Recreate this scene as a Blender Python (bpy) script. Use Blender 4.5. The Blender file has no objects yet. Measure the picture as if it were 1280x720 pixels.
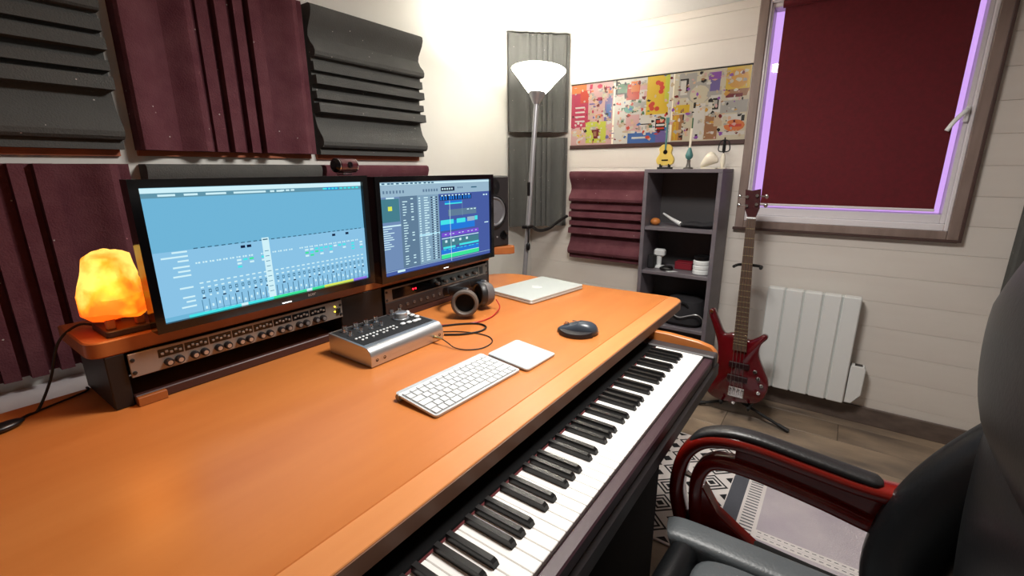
import bpy, math, random
from mathutils import Vector, Matrix
random.seed(7)
scene = bpy.context.scene
COL = scene.collection
PI = math.pi

# ------------------------------------------------------------------ camera
YAW, PITCH, ROLL, FPX = 0.6226, -0.2545, -0.0044, 572.19
CAM = Vector((-0.0289, -0.1508, 1.2263))
fw = Vector((math.cos(YAW)*math.cos(PITCH), math.sin(YAW)*math.cos(PITCH), math.sin(PITCH)))
rt = Vector((math.sin(YAW), -math.cos(YAW), 0)); up = rt.cross(fw)
rt2 = math.cos(ROLL)*rt + math.sin(ROLL)*up; up2 = -math.sin(ROLL)*rt + math.cos(ROLL)*up
cd = bpy.data.cameras.new('camera'); cam = bpy.data.objects.new('camera', cd); COL.objects.link(cam)
cd.sensor_width = 36; cd.lens = FPX/1280*36; cd.clip_start = 0.02
M = Matrix((rt2, up2, -fw)).transposed().to_4x4(); M.translation = CAM
cam.matrix_world = M
scene.camera = cam

# ------------------------------------------------------------------ world, exposure, added fill light out of frame
world = bpy.data.worlds.new('dusk_sky'); scene.world = world; world.use_nodes = True
bg = world.node_tree.nodes['Background']
bg.inputs[0].default_value = (0.52, 0.30, 0.72, 1); bg.inputs[1].default_value = 1.0
vs = scene.view_settings
vs.view_transform = 'Standard'; vs.look = 'None'; vs.gamma = 1; vs.use_curve_mapping = False
vs.exposure = 0.48
LAMP_POINT, LAMP_SHADE, FILL_W = 13.0, 8.0, 22.0
cl = bpy.data.lights.new('fill_light', 'AREA'); cl.shape = 'DISK'; cl.size = 0.45  # overhead fill without a fixture, added to brighten desk and right wall
cl.energy = FILL_W; cl.color = (1.0, 0.96, 0.91)
clo = bpy.data.objects.new('fill_light', cl); COL.objects.link(clo); clo.location = (1.10, 0.30, 1.97)

# ------------------------------------------------------------------ materials
def lin(c):
    return tuple((v/255/12.92 if v/255 <= 0.04045 else ((v/255+0.055)/1.055)**2.4) for v in c)
MATS = {}
def mat(name, rgb, rough=0.5, metal=0.0, emit=None, estr=0.0, noise=None, bump=None, spec=None, coat=0, sheen=0,
        trans=0, rand=0.0):
    """rgb sRGB 0-255. noise=(scale xyz, rgb2, lo, hi) mixes a second colour; bump=(scale,strength)."""
    m = bpy.data.materials.new(name); m.use_nodes = True; MATS[name] = m
    nt = m.node_tree; b = nt.nodes['Principled BSDF']
    b.inputs['Base Color'].default_value = lin(rgb)+(1,)
    b.inputs['Roughness'].default_value = rough; b.inputs['Metallic'].default_value = metal
    if spec is not None: b.inputs['Specular IOR Level'].default_value = spec
    if coat: b.inputs['Coat Weight'].default_value = coat; b.inputs['Coat Roughness'].default_value = 0.08
    if sheen: b.inputs['Sheen Weight'].default_value = sheen; b.inputs['Sheen Roughness'].default_value = 0.5
    if trans: b.inputs['Transmission Weight'].default_value = trans
    if emit is not None:
        b.inputs['Emission Color'].default_value = lin(emit)+(1,); b.inputs['Emission Strength'].default_value = estr
    src = None
    if noise or bump:
        tc = nt.nodes.new('ShaderNodeTexCoord')
    if noise:
        sc, rgb2, lo, hi = noise
        mp = nt.nodes.new('ShaderNodeMapping'); mp.inputs['Scale'].default_value = sc
        nt.links.new(tc.outputs['Object'], mp.inputs[0])
        nz = nt.nodes.new('ShaderNodeTexNoise'); nz.inputs['Scale'].default_value = 1; nz.inputs['Detail'].default_value = 5
        nt.links.new(mp.outputs[0], nz.inputs['Vector'])
        mr = nt.nodes.new('ShaderNodeMapRange'); mr.inputs[1].default_value = lo; mr.inputs[2].default_value = hi
        nt.links.new(nz.outputs['Fac'], mr.inputs[0])
        mx = nt.nodes.new('ShaderNodeMix'); mx.data_type = 'RGBA'
        mx.inputs[6].default_value = lin(rgb)+(1,); mx.inputs[7].default_value = lin(rgb2)+(1,)
        nt.links.new(mr.outputs[0], mx.inputs[0]); nt.links.new(mx.outputs[2], b.inputs['Base Color']); src = mx.outputs[2]
    if rand:
        oi = nt.nodes.new('ShaderNodeObjectInfo'); hs = nt.nodes.new('ShaderNodeHueSaturation')
        m2 = nt.nodes.new('ShaderNodeMapRange'); m2.inputs[3].default_value = 1-rand; m2.inputs[4].default_value = 1+rand
        nt.links.new(oi.outputs['Random'], m2.inputs[0]); nt.links.new(m2.outputs[0], hs.inputs['Value'])
        if src: nt.links.new(src, hs.inputs['Color'])
        else: hs.inputs['Color'].default_value = lin(rgb)+(1,)
        nt.links.new(hs.outputs[0], b.inputs['Base Color'])
    if bump:
        nb = nt.nodes.new('ShaderNodeTexNoise'); nb.inputs['Scale'].default_value = bump[0]; nb.inputs['Detail'].default_value = 4
        nt.links.new(tc.outputs['Object'], nb.inputs['Vector'])
        bp = nt.nodes.new('ShaderNodeBump'); bp.inputs['Strength'].default_value = bump[1]; bp.inputs['Distance'].default_value = 0.004
        nt.links.new(nb.outputs['Fac'], bp.inputs['Height']); nt.links.new(bp.outputs[0], b.inputs['Normal'])
    return m
def emat(name, rgb, s=1.0):
    m = bpy.data.materials.new(name); m.use_nodes = True; MATS[name] = m
    nt = m.node_tree; nt.nodes.clear()
    e = nt.nodes.new('ShaderNodeEmission'); e.inputs[0].default_value = lin(rgb)+(1,); e.inputs[1].default_value = s
    o = nt.nodes.new('ShaderNodeOutputMaterial'); nt.links.new(e.outputs[0], o.inputs[0]); return m

mat('wall_paint', (224,223,217), 0.55, noise=((3,3,3),(217,215,208),.3,.7))
mat('plank_paint', (224,218,210), 0.5, noise=((4,1.5,9),(216,208,200),.3,.7))
mat('groove', (190,180,171), 0.8)
mat('ceiling_paint', (232,232,230), 0.7)
mat('floor_wood', (156,136,114), 0.36, noise=((7,2.2,7),(98,87,78),.34,.62), rand=.2)
mat('floor_gap', (40,34,30), 0.8)
mat('baseboard_wood', (112,98,90), 0.4, noise=((3,14,30),(88,76,70),.3,.7))
mat('trim_wood', (146,128,120), 0.5, noise=((20,20,3),(116,98,90),.3,.7))
mat('trim_wood_dark', (74,54,50), 0.45)
mat('pvc', (226,222,226), 0.3)
mat('glass', (255,255,255), 0.02, trans=1.0)
mat('blind', (98,10,25), 0.85, noise=((60,60,60),(86,8,21),.3,.7))
mat('foam_grey', (88,88,86), 0.95, noise=((14,14,14),(84,84,82),.3,.7), bump=(220,.5), spec=.1)
mat('foam_purple', (106,66,72), 0.95, noise=((14,14,14),(90,50,58),.3,.7), bump=(220,.5), spec=.1)
for fm in ('foam_grey', 'foam_purple'):
    nt = MATS[fm].node_tree; b = nt.nodes['Principled BSDF']; src = b.inputs['Base Color'].links[0].from_socket
    tc = nt.nodes.new('ShaderNodeTexCoord'); vo = nt.nodes.new('ShaderNodeTexVoronoi'); vo.inputs['Scale'].default_value = 26
    nt.links.new(tc.outputs['Object'], vo.inputs['Vector'])
    lt = nt.nodes.new('ShaderNodeMath'); lt.operation = 'LESS_THAN'; lt.inputs[1].default_value = .055; nt.links.new(vo.outputs['Distance'], lt.inputs[0])
    mx = nt.nodes.new('ShaderNodeMix'); mx.data_type = 'RGBA'; mx.inputs[7].default_value = (.45, .40, .38, 1)
    nt.links.new(lt.outputs[0], mx.inputs[0]); nt.links.new(src, mx.inputs[6]); nt.links.new(mx.outputs[2], b.inputs['Base Color'])
mat('hardboard', (172,98,66), 0.7)
mat('desk_wood', (205,126,64), 0.33, noise=((2.2,14,14),(194,114,54),.3,.7))
mat('desk_lip', (222,148,88), 0.33, noise=((2.2,16,16),(212,136,78),.3,.7))
mat('desk_edge', (122,84,62), 0.5)
mat('riser_wood', (170,98,48), 0.35, noise=((2.2,16,16),(152,86,40),.3,.7))
mat('black_laminate', (16,15,16), 0.45)
mat('dark_wood', (64,36,32), 0.45)
mat('piano_black', (18,15,17), 0.38)
mat('piano_slip', (58,34,42), 0.45)
mat('piano_grey', (54,50,52), 0.5)
mat('ivory', (250,248,244), 0.18, coat=.3)
mat('ebony', (22,22,23), 0.3)
mat('felt_red', (84,24,28), 0.9)
mat('alu', (196,198,200), 0.32, metal=.85)
mat('alu_light', (208,216,213), 0.38, metal=.25)
mat('alu_dark', (120,116,112), 0.4, metal=.8)
mat('white_plastic', (226,229,229), 0.4)
mat('kb_base', (200,205,207), 0.4, metal=.3)
mat('trackpad_white', (182,193,197), 0.4)
mat('chrome', (215,215,218), 0.12, metal=1)
mat('black_plastic', (14,14,16), 0.35)
mat('black_gloss', (8,8,10), 0.12)
mat('black_matte', (20,20,21), 0.75)
mat('rubber', (12,12,12), 0.6)
mat('deep_black', (8,8,9), 0.85, spec=.15)
mat('grey_plastic', (92,96,102), 0.35)
mat('key_gap', (138,142,146), .5)
mat('headphone_grey', (96,92,92), .4)
mat('ear_pad_brown', (92,82,74), .6)
mat('mouse_body', (58,66,76), 0.3)
mat('mouse_side', (28,26,30), 0.5)
mat('cable_red', (180,34,30), 0.4)
mat('cable_black', (14,12,12), 0.45)
mat('gold', (220,190,130), 0.25, metal=.9)
mat('screw', (30,28,28), 0.4)
mat('rack_panel', (150,139,130), 0.38, metal=.4)
mat('rack_dark', (34,30,32), 0.4)
mat('led_yellow', (255,220,60), .4, emit=(255,220,60), estr=2.5)
mat('led_red', (255,20,30), .4, emit=(255,20,40), estr=4)
mat('led_white', (255,255,255), .4, emit=(255,255,255), estr=2)
mat('speaker_box', (30,26,28), 0.55)
mat('speaker_cone', (88,88,92), 0.45)
mat('lamp_metal', (160,160,164), 0.35, metal=.5)
mat('lamp_shade', (255,252,240), 0.5, emit=(255,250,232), estr=LAMP_SHADE)
mat('shelf_grey', (112,106,112), 0.5, noise=((3,3,16),(98,92,98),.3,.7))
mat('shelf_back', (66,64,66), 0.6)
mat('bass_red', (92,6,18), 0.14, coat=.6, noise=((5,5,5),(70,4,12),.35,.65))
mat('bass_neck', (84,62,48), 0.5)
mat('fret', (190,176,140), 0.3, metal=.8)
mat('headstock', (60,22,26), 0.25, coat=.3)
mat('pickup_cover', (34,8,12), .3)
mat('rad_white', (228,230,228), 0.35)
mat('rad_groove', (196,202,200), 0.45)
mat('rug_light', (186,178,182), 0.95, noise=((6,6,6),(170,160,170),.3,.7), bump=(300,.5))
mat('rug_white', (214,208,206), 0.95, bump=(300,.5))
mat('rug_black', (24,24,28), 0.95, bump=(300,.5))
mat('rug_grey', (78,80,88), 0.95, bump=(300,.5))
mat('leather', (17,18,19), 0.36, noise=((5,5,5),(22,23,25),.3,.7), bump=(160,.08))
mat('leather_lit', (92,97,99), 0.42, noise=((5,5,5),(80,85,88),.3,.7), bump=(160,.2))  # black leather with the light caught on the seat top painted in as grey
mat('leather_pad', (34,33,34), 0.4, bump=(160,.2))
mat('chair_wood', (138,28,18), 0.16, coat=.7, noise=((14,3,14),(104,18,13),.3,.7))
mat('cream', (232,224,204), .5); mat('yellow_wood', (214,186,92), .4); mat('teal', (70,120,118), .4)
mat('red_box', (130,24,40), .5); mat('orange_wood', (196,120,56), .5); mat('dark_cloth', (34,33,37), .9)
mat('salt_base', (52,30,22), .5); mat('salt_foot', (150,90,50), .5)

# salt crystal: glowing rock, hot centre from the lamp inside
m = bpy.data.materials.new('salt_rock'); m.use_nodes = True; MATS['salt_rock'] = m
nt = m.node_tree; b = nt.nodes['Principled BSDF']
tc = nt.nodes.new('ShaderNodeTexCoord'); nz = nt.nodes.new('ShaderNodeTexNoise'); nz.inputs['Scale'].default_value = 17; nz.inputs['Detail'].default_value = 4
nt.links.new(tc.outputs['Object'], nz.inputs['Vector'])
cr = nt.nodes.new('ShaderNodeValToRGB')
cr.color_ramp.elements[0].position = .36; cr.color_ramp.elements[0].color = (1.0, .085, .002, 1)
cr.color_ramp.elements[1].position = .64; cr.color_ramp.elements[1].color = (1.0, .60, .11, 1)
e = cr.color_ramp.elements.new(.48); e.color = (1.0, .26, .008, 1)
sx = nt.nodes.new('ShaderNodeSeparateXYZ'); nt.links.new(tc.outputs['Object'], sx.inputs[0])
mr = nt.nodes.new('ShaderNodeMapRange'); mr.inputs[1].default_value = .03; mr.inputs[2].default_value = .15; mr.inputs[3].default_value = -.16; mr.inputs[4].default_value = .12
nt.links.new(sx.outputs[2], mr.inputs[0]); ad = nt.nodes.new('ShaderNodeMath'); nt.links.new(nz.outputs['Fac'], ad.inputs[0]); nt.links.new(mr.outputs[0], ad.inputs[1])
nt.links.new(ad.outputs[0], cr.inputs[0]); nt.links.new(cr.outputs[0], b.inputs['Emission Color'])
b.inputs['Emission Strength'].default_value = 1.05; b.inputs['Base Color'].default_value = (.8, .3, .1, 1); b.inputs['Roughness'].default_value = .5

# ------------------------------------------------------------------ mesh builder
class MB:
    def __init__(s): s.v = []; s.f = []; s.mi = []; s.cur = 0
    def add(s, vs, fs):
        o = len(s.v); s.v += [tuple(q) for q in vs]
        for f in fs: s.f.append(tuple(o+i for i in f)); s.mi.append(s.cur)
        return s
    def box(s, x0, x1, y0, y1, z0, z1, bev=0):
        if bev:
            b = min(bev, (x1-x0)/2.01, (y1-y0)/2.01, (z1-z0)/2.01)
            # chamfered box from 24 verts
            X, Y, Z = (x0, x1), (y0, y1), (z0, z1); idx = {}; vs = []
            for i in (0, 1):
                for j in (0, 1):
                    for k in (0, 1):
                        sx, sy, sz = (1-2*i)*b, (1-2*j)*b, (1-2*k)*b
                        for a, (dx, dy, dz) in enumerate(((0, sy, sz), (sx, 0, sz), (sx, sy, 0))):
                            idx[i, j, k, a] = len(vs); vs.append((X[i]+dx, Y[j]+dy, Z[k]+dz))
            g = lambda *q: idx[q]; fs = []
            for i in (0, 1):
                q = [g(i,0,0,0), g(i,1,0,0), g(i,1,1,0), g(i,0,1,0)]; fs.append(q if i else q[::-1])
                q = [g(0,i,0,1), g(0,i,1,1), g(1,i,1,1), g(1,i,0,1)]; fs.append(q if i else q[::-1])
                q = [g(0,0,i,2), g(1,0,i,2), g(1,1,i,2), g(0,1,i,2)]; fs.append(q if i else q[::-1])
            for i in (0, 1):
                for j in (0, 1):
                    q = [g(i,j,0,0), g(i,j,1,0), g(i,j,1,1), g(i,j,0,1)]; fs.append(q if (i == j) else q[::-1])
                    q = [g(i,0,j,0), g(i,0,j,2), g(i,1,j,2), g(i,1,j,0)]; fs.append(q if (i != j) else q[::-1])
                    q = [g(0,i,j,1), g(0,i,j,2), g(1,i,j,2), g(1,i,j,1)]; fs.append(q if (i == j) else q[::-1])
            for i in (0, 1):
                for j in (0, 1):
                    for k in (0, 1):
                        q = [g(i,j,k,0), g(i,j,k,1), g(i,j,k,2)]; fs.append(q if (i+j+k) % 2 else q[::-1])
            return s.add(vs, fs)
        vs = [(x, y, z) for z in (z0, z1) for y in (y0, y1) for x in (x0, x1)]
        return s.add(vs, [(0,2,3,1), (4,5,7,6), (0,1,5,4), (2,6,7,3), (0,4,6,2), (1,3,7,5)])
    def prism(s, poly, z0, z1, axis='z', bev=0):
        """poly CCW in (a,b); axis: z->(a,b,z)  y->(a,z',b) extruded along y  x->(z',a,b) extruded along x"""
        n = len(poly)
        def P(a, b, c): return (a, b, c) if axis == 'z' else ((a, c, b) if axis == 'y' else (c, a, b))
        def inset(poly, d):
            out = []
            for i in range(n):
                p0, p1, p2 = Vector(poly[i-1]), Vector(poly[i]), Vector(poly[(i+1) % n])
                e1 = (p1-p0); e2 = (p2-p1)
                if e1.length < 1e-9 or e2.length < 1e-9: out.append(tuple(p1)); continue
                e1.normalize(); e2.normalize()
                n1 = Vector((-e1.y, e1.x)); n2 = Vector((-e2.y, e2.x)); t = n1+n2
                if t.length < 1e-6: t = n1
                t.normalize(); k = d/max(.4, t.dot(n1)); q = p1+t*k; out.append((q.x, q.y))
            return out
        if bev: lay = [(inset(poly, bev), z0), (poly, z0+bev), (poly, z1-bev), (inset(poly, bev), z1)]
        else: lay = [(poly, z0), (poly, z1)]
        vs = [P(a, b, z) for pl, z in lay for a, b in pl]; L = len(lay)
        fs = [tuple(range(n))[::-1], tuple(range((L-1)*n, L*n))]
        for l in range(L-1):
            for i in range(n):
                j = (i+1) % n; fs.append((l*n+i, l*n+j, (l+1)*n+j, (l+1)*n+i))
        if axis == 'y': fs = [f[::-1] for f in fs]
        return s.add(vs, fs)
    def rings(s, rings, cap=True, closed=False):
        n = len(rings[0]); vs = [p for r in rings for p in r]; fs = []; R = len(rings)
        for k in range(R if closed else R-1):
            for i in range(n):
                j = (i+1) % n; k2 = (k+1) % R
                fs.append((k*n+i, k*n+j, k2*n+j, k2*n+i))
        if cap and not closed: fs += [tuple(range(n))[::-1], tuple(range((R-1)*n, R*n))]
        return s.add(vs, fs)
    def lathe(s, prof, seg=24, c=(0, 0, 0), axis='z', cap=True):
        rings = []
        for r, h in prof:
            ring = []
            for i in range(seg):
                t = 2*PI*i/seg; a, b = r*math.cos(t), r*math.sin(t)
                q = (a, b, h) if axis == 'z' else ((a, h, -b) if axis == 'y' else (h, a, b))
                ring.append((c[0]+q[0], c[1]+q[1], c[2]+q[2]))
            rings.append(ring)
        return s.rings(rings, cap)
    def tube(s, path, r, seg=8, r2=None, ref=None, power=2, closed=False):
        path = [Vector(p) for p in path]; n = len(path); rings = []; N = None
        for i, p in enumerate(path):
            a = path[i-1] if (i or closed) else p; c = path[(i+1) % n] if (i < n-1 or closed) else p
            t = (c-a).normalized()
            if ref is not None: U = Vector(ref); U = (U-t*U.dot(t)).normalized()
            else:
                if N is None: N = t.orthogonal()
                N = (N-t*N.dot(t)).normalized(); U = N
            V = t.cross(U)
            rr = r[i] if isinstance(r, (list, tuple)) else r
            rb = (r2[i] if isinstance(r2, (list, tuple)) else r2) if r2 is not None else rr
            ring = []
            for k in range(seg):
                th = 2*PI*k/seg; cx, sx = math.cos(th), math.sin(th)
                cx = math.copysign(abs(cx)**(2/power), cx); sx = math.copysign(abs(sx)**(2/power), sx)
                ring.append(p+U*rr*cx+V*rb*sx)
            rings.append(ring)
        return s.rings(rings, True, closed)
    def sphere(s, c, rx, ry=None, rz=None, seg=16, rg=10):
        ry = ry or rx; rz = rz or rx
        rings = []
        for i in range(1, rg):
            ph = PI*i/rg
            rings.append([(c[0]+rx*math.sin(ph)*math.cos(2*PI*k/seg), c[1]+ry*math.sin(ph)*math.sin(2*PI*k/seg), c[2]-rz*math.cos(ph)) for k in range(seg)])
        return s.rings(rings, True)
    def xf(s, Mx):
        s.v = [tuple(Mx @ Vector(q)) for q in s.v]; return s
    def mesh(s, name, mats, sharp=35, smooth=True):
        me = bpy.data.meshes.new(name); me.from_pydata(s.v, [], s.f)
        for mm in ([mats] if isinstance(mats, str) else mats): me.materials.append(MATS[mm])
        if any(s.mi): me.polygons.foreach_set('material_index', s.mi)
        if smooth:
            me.polygons.foreach_set('use_smooth', [True]*len(me.polygons))
            me.set_sharp_from_angle(angle=math.radians(sharp))
        me.update(); return me
    def build(s, name, mats, parent=None, world=False, **k):
        if world and parent is not None:
            o = parent.location
            s.v = [(q[0]-o.x, q[1]-o.y, q[2]-o.z) for q in s.v]
        return inst(name, s.mesh(name, mats, **k), parent)

def inst(name, me, parent=None, loc=None, rot=None, scale=None):
    o = bpy.data.objects.new(name, me); COL.objects.link(o)
    if parent is not None: o.parent = parent
    if loc is not None: o.location = loc
    if rot is not None: o.rotation_euler = rot
    if scale is not None: o.scale = scale
    return o
def thing(name, label, cat, loc=(0, 0, 0), rotz=0, group=None, rot=None):
    o = bpy.data.objects.new(name, None); COL.objects.link(o); o.empty_display_size = .05
    o.location = loc; o.rotation_euler = rot or (0, 0, rotz); o['label'] = label; o['category'] = cat
    if group: o['group'] = group
    return o
def tag(o, label, cat, group=None):
    o['label'] = label; o['category'] = cat
    if group: o['group'] = group
    return o
def struct(o): o['kind'] = 'structure'; return o
def smoothpath(pts, n=8, closed=False):
    pts = [Vector(p) for p in pts]; out = []; N = len(pts)
    for i in range(N if closed else N-1):
        p0 = pts[i-1] if (i or closed) else pts[0]; p1 = pts[i]; p2 = pts[(i+1) % N]
        p3 = pts[(i+2) % N] if (i+2 < N or closed) else pts[-1]
        for k in range(n):
            t = k/n
            out.append(0.5*((2*p1)+(p2-p0)*t+(2*p0-5*p1+4*p2-p3)*t*t+(3*p1-p0-3*p2+p3)*t**3))
    if not closed: out.append(pts[-1])
    return out
def rrect(x0, x1, y0, y1, r, n=5):
    out = []
    for cx, cy, a in ((x1-r, y0+r, -PI/2), (x1-r, y1-r, 0), (x0+r, y1-r, PI/2), (x0+r, y0+r, PI)):
        for k in range(n+1):
            t = a+PI/2*k/n; out.append((cx+r*math.cos(t), cy+r*math.sin(t)))
    return out

# ================================================================== THE SETTING
XF, YL, ZC = 2.63, 1.594, 2.003          # far wall, left wall, ceiling
XB, YR = -1.9, -2.2                      # walls behind the camera
FLOOR = struct(MB().box(XB, XF, YR, YL, -.06, -.006).build('floor', 'floor_gap'))
pm = {}
row = 0; x = XB
while x < XF-.01:
    w = min(.178, XF-x); y = YR - (row*.47 % 1.2)
    while y < YL:
        a, bb = max(y, YR), min(y+1.2, YL)
        if bb-a > .02:
            key = (round(w, 3), round(bb-a, 3))
            if key not in pm: pm[key] = MB().box(0, w-.0015, 0, bb-a-.0015, -.006, 0, .0008).mesh('floor_plank', 'floor_wood')
            inst('floor_plank', pm[key], FLOOR, (x, a, 0))
        y += 1.2
    x += .178; row += 1
struct(MB().box(XB-.1, XF+.1, YR-.1, YL+.1, ZC, ZC+.1).build('ceiling', 'ceiling_paint'))
struct(MB().box(XB-.1, XB, YR-.1, YL+.1, -.06, ZC).build('wall_back', 'wall_paint'))
struct(MB().box(XB, XF+.13, YR-.1, YR, -.06, ZC).build('wall_right', 'wall_paint'))
WL = struct(MB().box(XB, XF+.13, YL, YL+.11, -.06, ZC).build('wall_left', 'wall_paint'))
# far wall with the window hole
HY0, HY1, HZ0, HZ1 = -.535, .275, .955, 1.985
WF = MB()
WF.box(XF+.012, XF+.13, YR, HY0, -.06, ZC); WF.box(XF+.012, XF+.13, HY1, YL-.0005, -.06, ZC)
WF.box(XF+.012, XF+.13, HY0, HY1, -.06, HZ0); WF.box(XF+.012, XF+.13, HY0, HY1, HZ1, ZC)
WF = struct(WF.build('wall_far', 'groove'))
PITCHZ = .1225; Z0 = .006
k = 0; pmf = {}
while Z0+k*PITCHZ < ZC-.005:
    a, c = Z0+k*PITCHZ, min(Z0+(k+1)*PITCHZ, ZC)
    segs = [(YR, YL-.0005)]
    if c > HZ0+.005 and a < HZ1: segs = [(YR, HY0), (HY1, YL-.0005)]
    if a < HZ0 < c: segs = None
    hh = c-a-.0008
    if segs is None:
        for (y0, y1, z0, z1) in ((YR, HY0, a, c-.0008), (HY1, YL-.0005, a, c-.0008), (HY0, HY1, a, HZ0)):
            if z1-z0 > .01: MB().box(XF, XF+.012, y0, y1, z0, z1, .001).build('wall_plank', 'plank_paint', WF)
    else:
        for y0, y1 in segs:
            key = (y0, y1, round(hh, 4))
            if key not in pmf: pmf[key] = MB().box(XF, XF+.012, y0, y1, 0, hh, .001).mesh('wall_plank', 'plank_paint')
            inst('wall_plank', pmf[key], WF, (0, 0, a))
    k += 1
struct(MB().box(XF-.014, XF, YR, .335, 0, .088, .003).box(XF-.014, XF, .720, 1.58, 0, .088, .003).build('baseboard_far', 'baseboard_wood'))
struct(MB().box(XB, XF-.014, YL-.014, YL, 0, .088, .003).build('baseboard_left', 'baseboard_wood'))

struct(MB().box(XB, 1.05, 1.40, YL, .615, .655, .004).build('trim_1', 'pvc'))

# window ------------------------------------------------------------
W = thing('window_1', '', 'window', (XF, -.13, .92)); del W['label']; del W['category']; W['kind'] = 'structure'
def wbox(name, mt, *a, bev=.003, par=None):
    mb = MB().box(*a, bev); o = W.location
    mb.v = [(q[0]-o.x, q[1]-o.y, q[2]-o.z) for q in mb.v]
    return inst(name, mb.mesh(name, mt), par or W)
TX = XF-.022
for nm, a in (('trim_board', (TX, XF, .262, .303, .925, ZC-.002)), ('trim_board', (TX, XF, -.562, -.522, .925, ZC-.002)),
              ('trim_board', (TX, XF, -.522, .262, .925, .962))):
    o = wbox(nm, 'trim_wood', *a)
for a in ((TX-.008, TX+.004, -.570, -.558, .918, ZC-.002), (TX-.008, TX+.004, -.558, .311, .916, .929)):
    wbox('trim_lip', 'trim_wood_dark', *a, bev=.002)
# PVC frame and sash (each member its own piece), glass
for a in ((2.612, 2.72, .252, .262, .962, HZ1), (2.612, 2.72, -.522, -.508, .962, HZ1), (2.612, 2.72, -.508, .252, .962, .992), (2.612, 2.72, -.508, .252, 1.965, HZ1)):
    wbox('window_frame', 'pvc', *a)
for a in ((2.622, 2.71, .243, .252, .992, 1.965), (2.622, 2.71, -.508, -.492, .992, 1.965), (2.622, 2.71, -.492, .243, .992, 1.030), (2.622, 2.71, -.492, .243, 1.945, 1.965)):
    wbox('sash', 'pvc', *a)
wbox('pane', 'glass', 2.700, 2.705, -.492, .243, 1.030, 1.945, bev=0)
hd = wbox('window_handle', 'white_plastic', 2.604, 2.622, -.505, -.488, 1.40, 1.46, bev=.004)
p = [(2.598, -.496, 1.445), (2.588, -.488, 1.440), (2.584, -.462, 1.405), (2.584, -.444, 1.368)]
mb = MB().tube(smoothpath(p, 5), .008, 8, .006); o = W.location
mb.v = [(q[0]-o.x, q[1]-o.y, q[2]-o.z) for q in mb.v]; inst('lever', mb.mesh('lever', 'white_plastic'), hd)
BL = thing('roller_blind', 'dark red roller blind pulled down over the window', 'blind', (2.60, -.13, 1.05))
MB().box(2.6085, 2.6100, -.462, .196, 1.052, 1.945).build('fabric', 'blind', BL, True)
MB().tube([(2.600, -.468, 1.948), (2.600, .204, 1.948)], .017, 14).build('roller_tube', 'blind', BL, True)
MB().box(2.6040, 2.6140, -.464, .198, 1.043, 1.054, .002).build('bottom_bar', 'pvc', BL, True)

# ================================================================== ACOUSTIC FOAM
PROF = [(0, .80), (.012, .97), (.04, 1.0), (.08, .90), (.12, .72), (.16, .54), (.20, .50), (.24, .66), (.275, .92), (.30, 1.0), (.325, .97), (.335, .88),
        (.337, .55), (.365, .56), (.367, .74), (.425, .78), (.427, .45), (.455, .46), (.457, .88), (.515, .92), (.517, .40), (.56, .40), (.562, .78), (.612, .80),
        (.614, .45), (.64, .46), (.642, .92), (.705, .97), (.707, .38), (.735, .40), (.77, .46), (.81, .56), (.85, .76), (.885, .95), (.91, 1.0), (.935, .95),
        (.95, .82), (.952, .55), (.985, .60), (1.0, .60)]
def foam(label, mt, w, h, vertical, loc, rotz, depth=.072, backing=0, group=None):
    t = thing('acoustic_panel', label, 'acoustic panel', loc, rotz, group)
    if vertical:
        poly = [(-w/2+w*s, -depth*d) for s, d in PROF] + [(w/2, -.004), (-w/2, -.004)]
        mb = MB().prism(poly, 0, h, 'z')
    else:
        poly = [(-depth*d, h-h*s) for s, d in PROF] + [(-.004, 0), (-.004, h)]
        mb = MB().prism(poly[::-1], -w/2, w/2, 'x')
    mb.build('foam', mt, t, sharp=28)
    bk = MB().box(-w/2+.004, w/2-.004, -.004 if not backing else -.012, 0, -backing, h-.004)
    bk.build('backing_board', 'hardboard', t)
    return t
G = 'acoustic foam panels'
ROWA, ROWB = 1.285, .695
foam('charcoal foam panel with horizontal ribs at the upper left, above a purple one', 'foam_grey', .56, .53, False, (.160, YL, ROWA), 0, backing=.018, group=G)
foam('plum purple foam panel with vertical folds, above the left monitor', 'foam_purple', .565, .53, True, (.757, YL, ROWA), 0, backing=.016, group=G)
foam('charcoal foam panel with horizontal ribs, right of the hanging plum panel', 'foam_grey', .553, .53, False, (1.335, YL, ROWA), 0, backing=.018, group=G)
foam('plum purple foam panel with vertical folds, behind the glowing salt lamp', 'foam_purple', .56, .55, True, (.160, YL, ROWB), 0, group=G)
foam('charcoal foam panel almost hidden behind the left monitor', 'foam_grey', .565, .55, False, (.757, YL, ROWB), 0, group=G)
foam('plum foam panel showing only its top edge above the right monitor', 'foam_purple', .553, .55, False, (1.335, YL, ROWB), 0, group=G)
foam('plum foam panel with horizontal ribs between lamp corner and bookcase', 'foam_purple', .475, .54, False, (XF, 1.028, .67), -PI/2, group=G)
foam('dark charcoal foam panel on the plank wall at the right edge', 'foam_grey', .55, .55, True, (XF, -1.0, .675), -PI/2, group=G)
CC = ((2.363+XF)/2, (1.594+1.327)/2)
foam('upper charcoal corner panel behind the lamp shade, touching the ceiling', 'foam_grey', .372, .545, True, (CC[0]-.002, CC[1]-.002, 1.445), -PI/4, depth=.034, group=G)
foam('lower charcoal corner panel behind the lamp pole', 'foam_grey', .372, .545, True, (CC[0]-.002, CC[1]-.002, .868), -PI/4, depth=.034, group=G)

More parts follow.
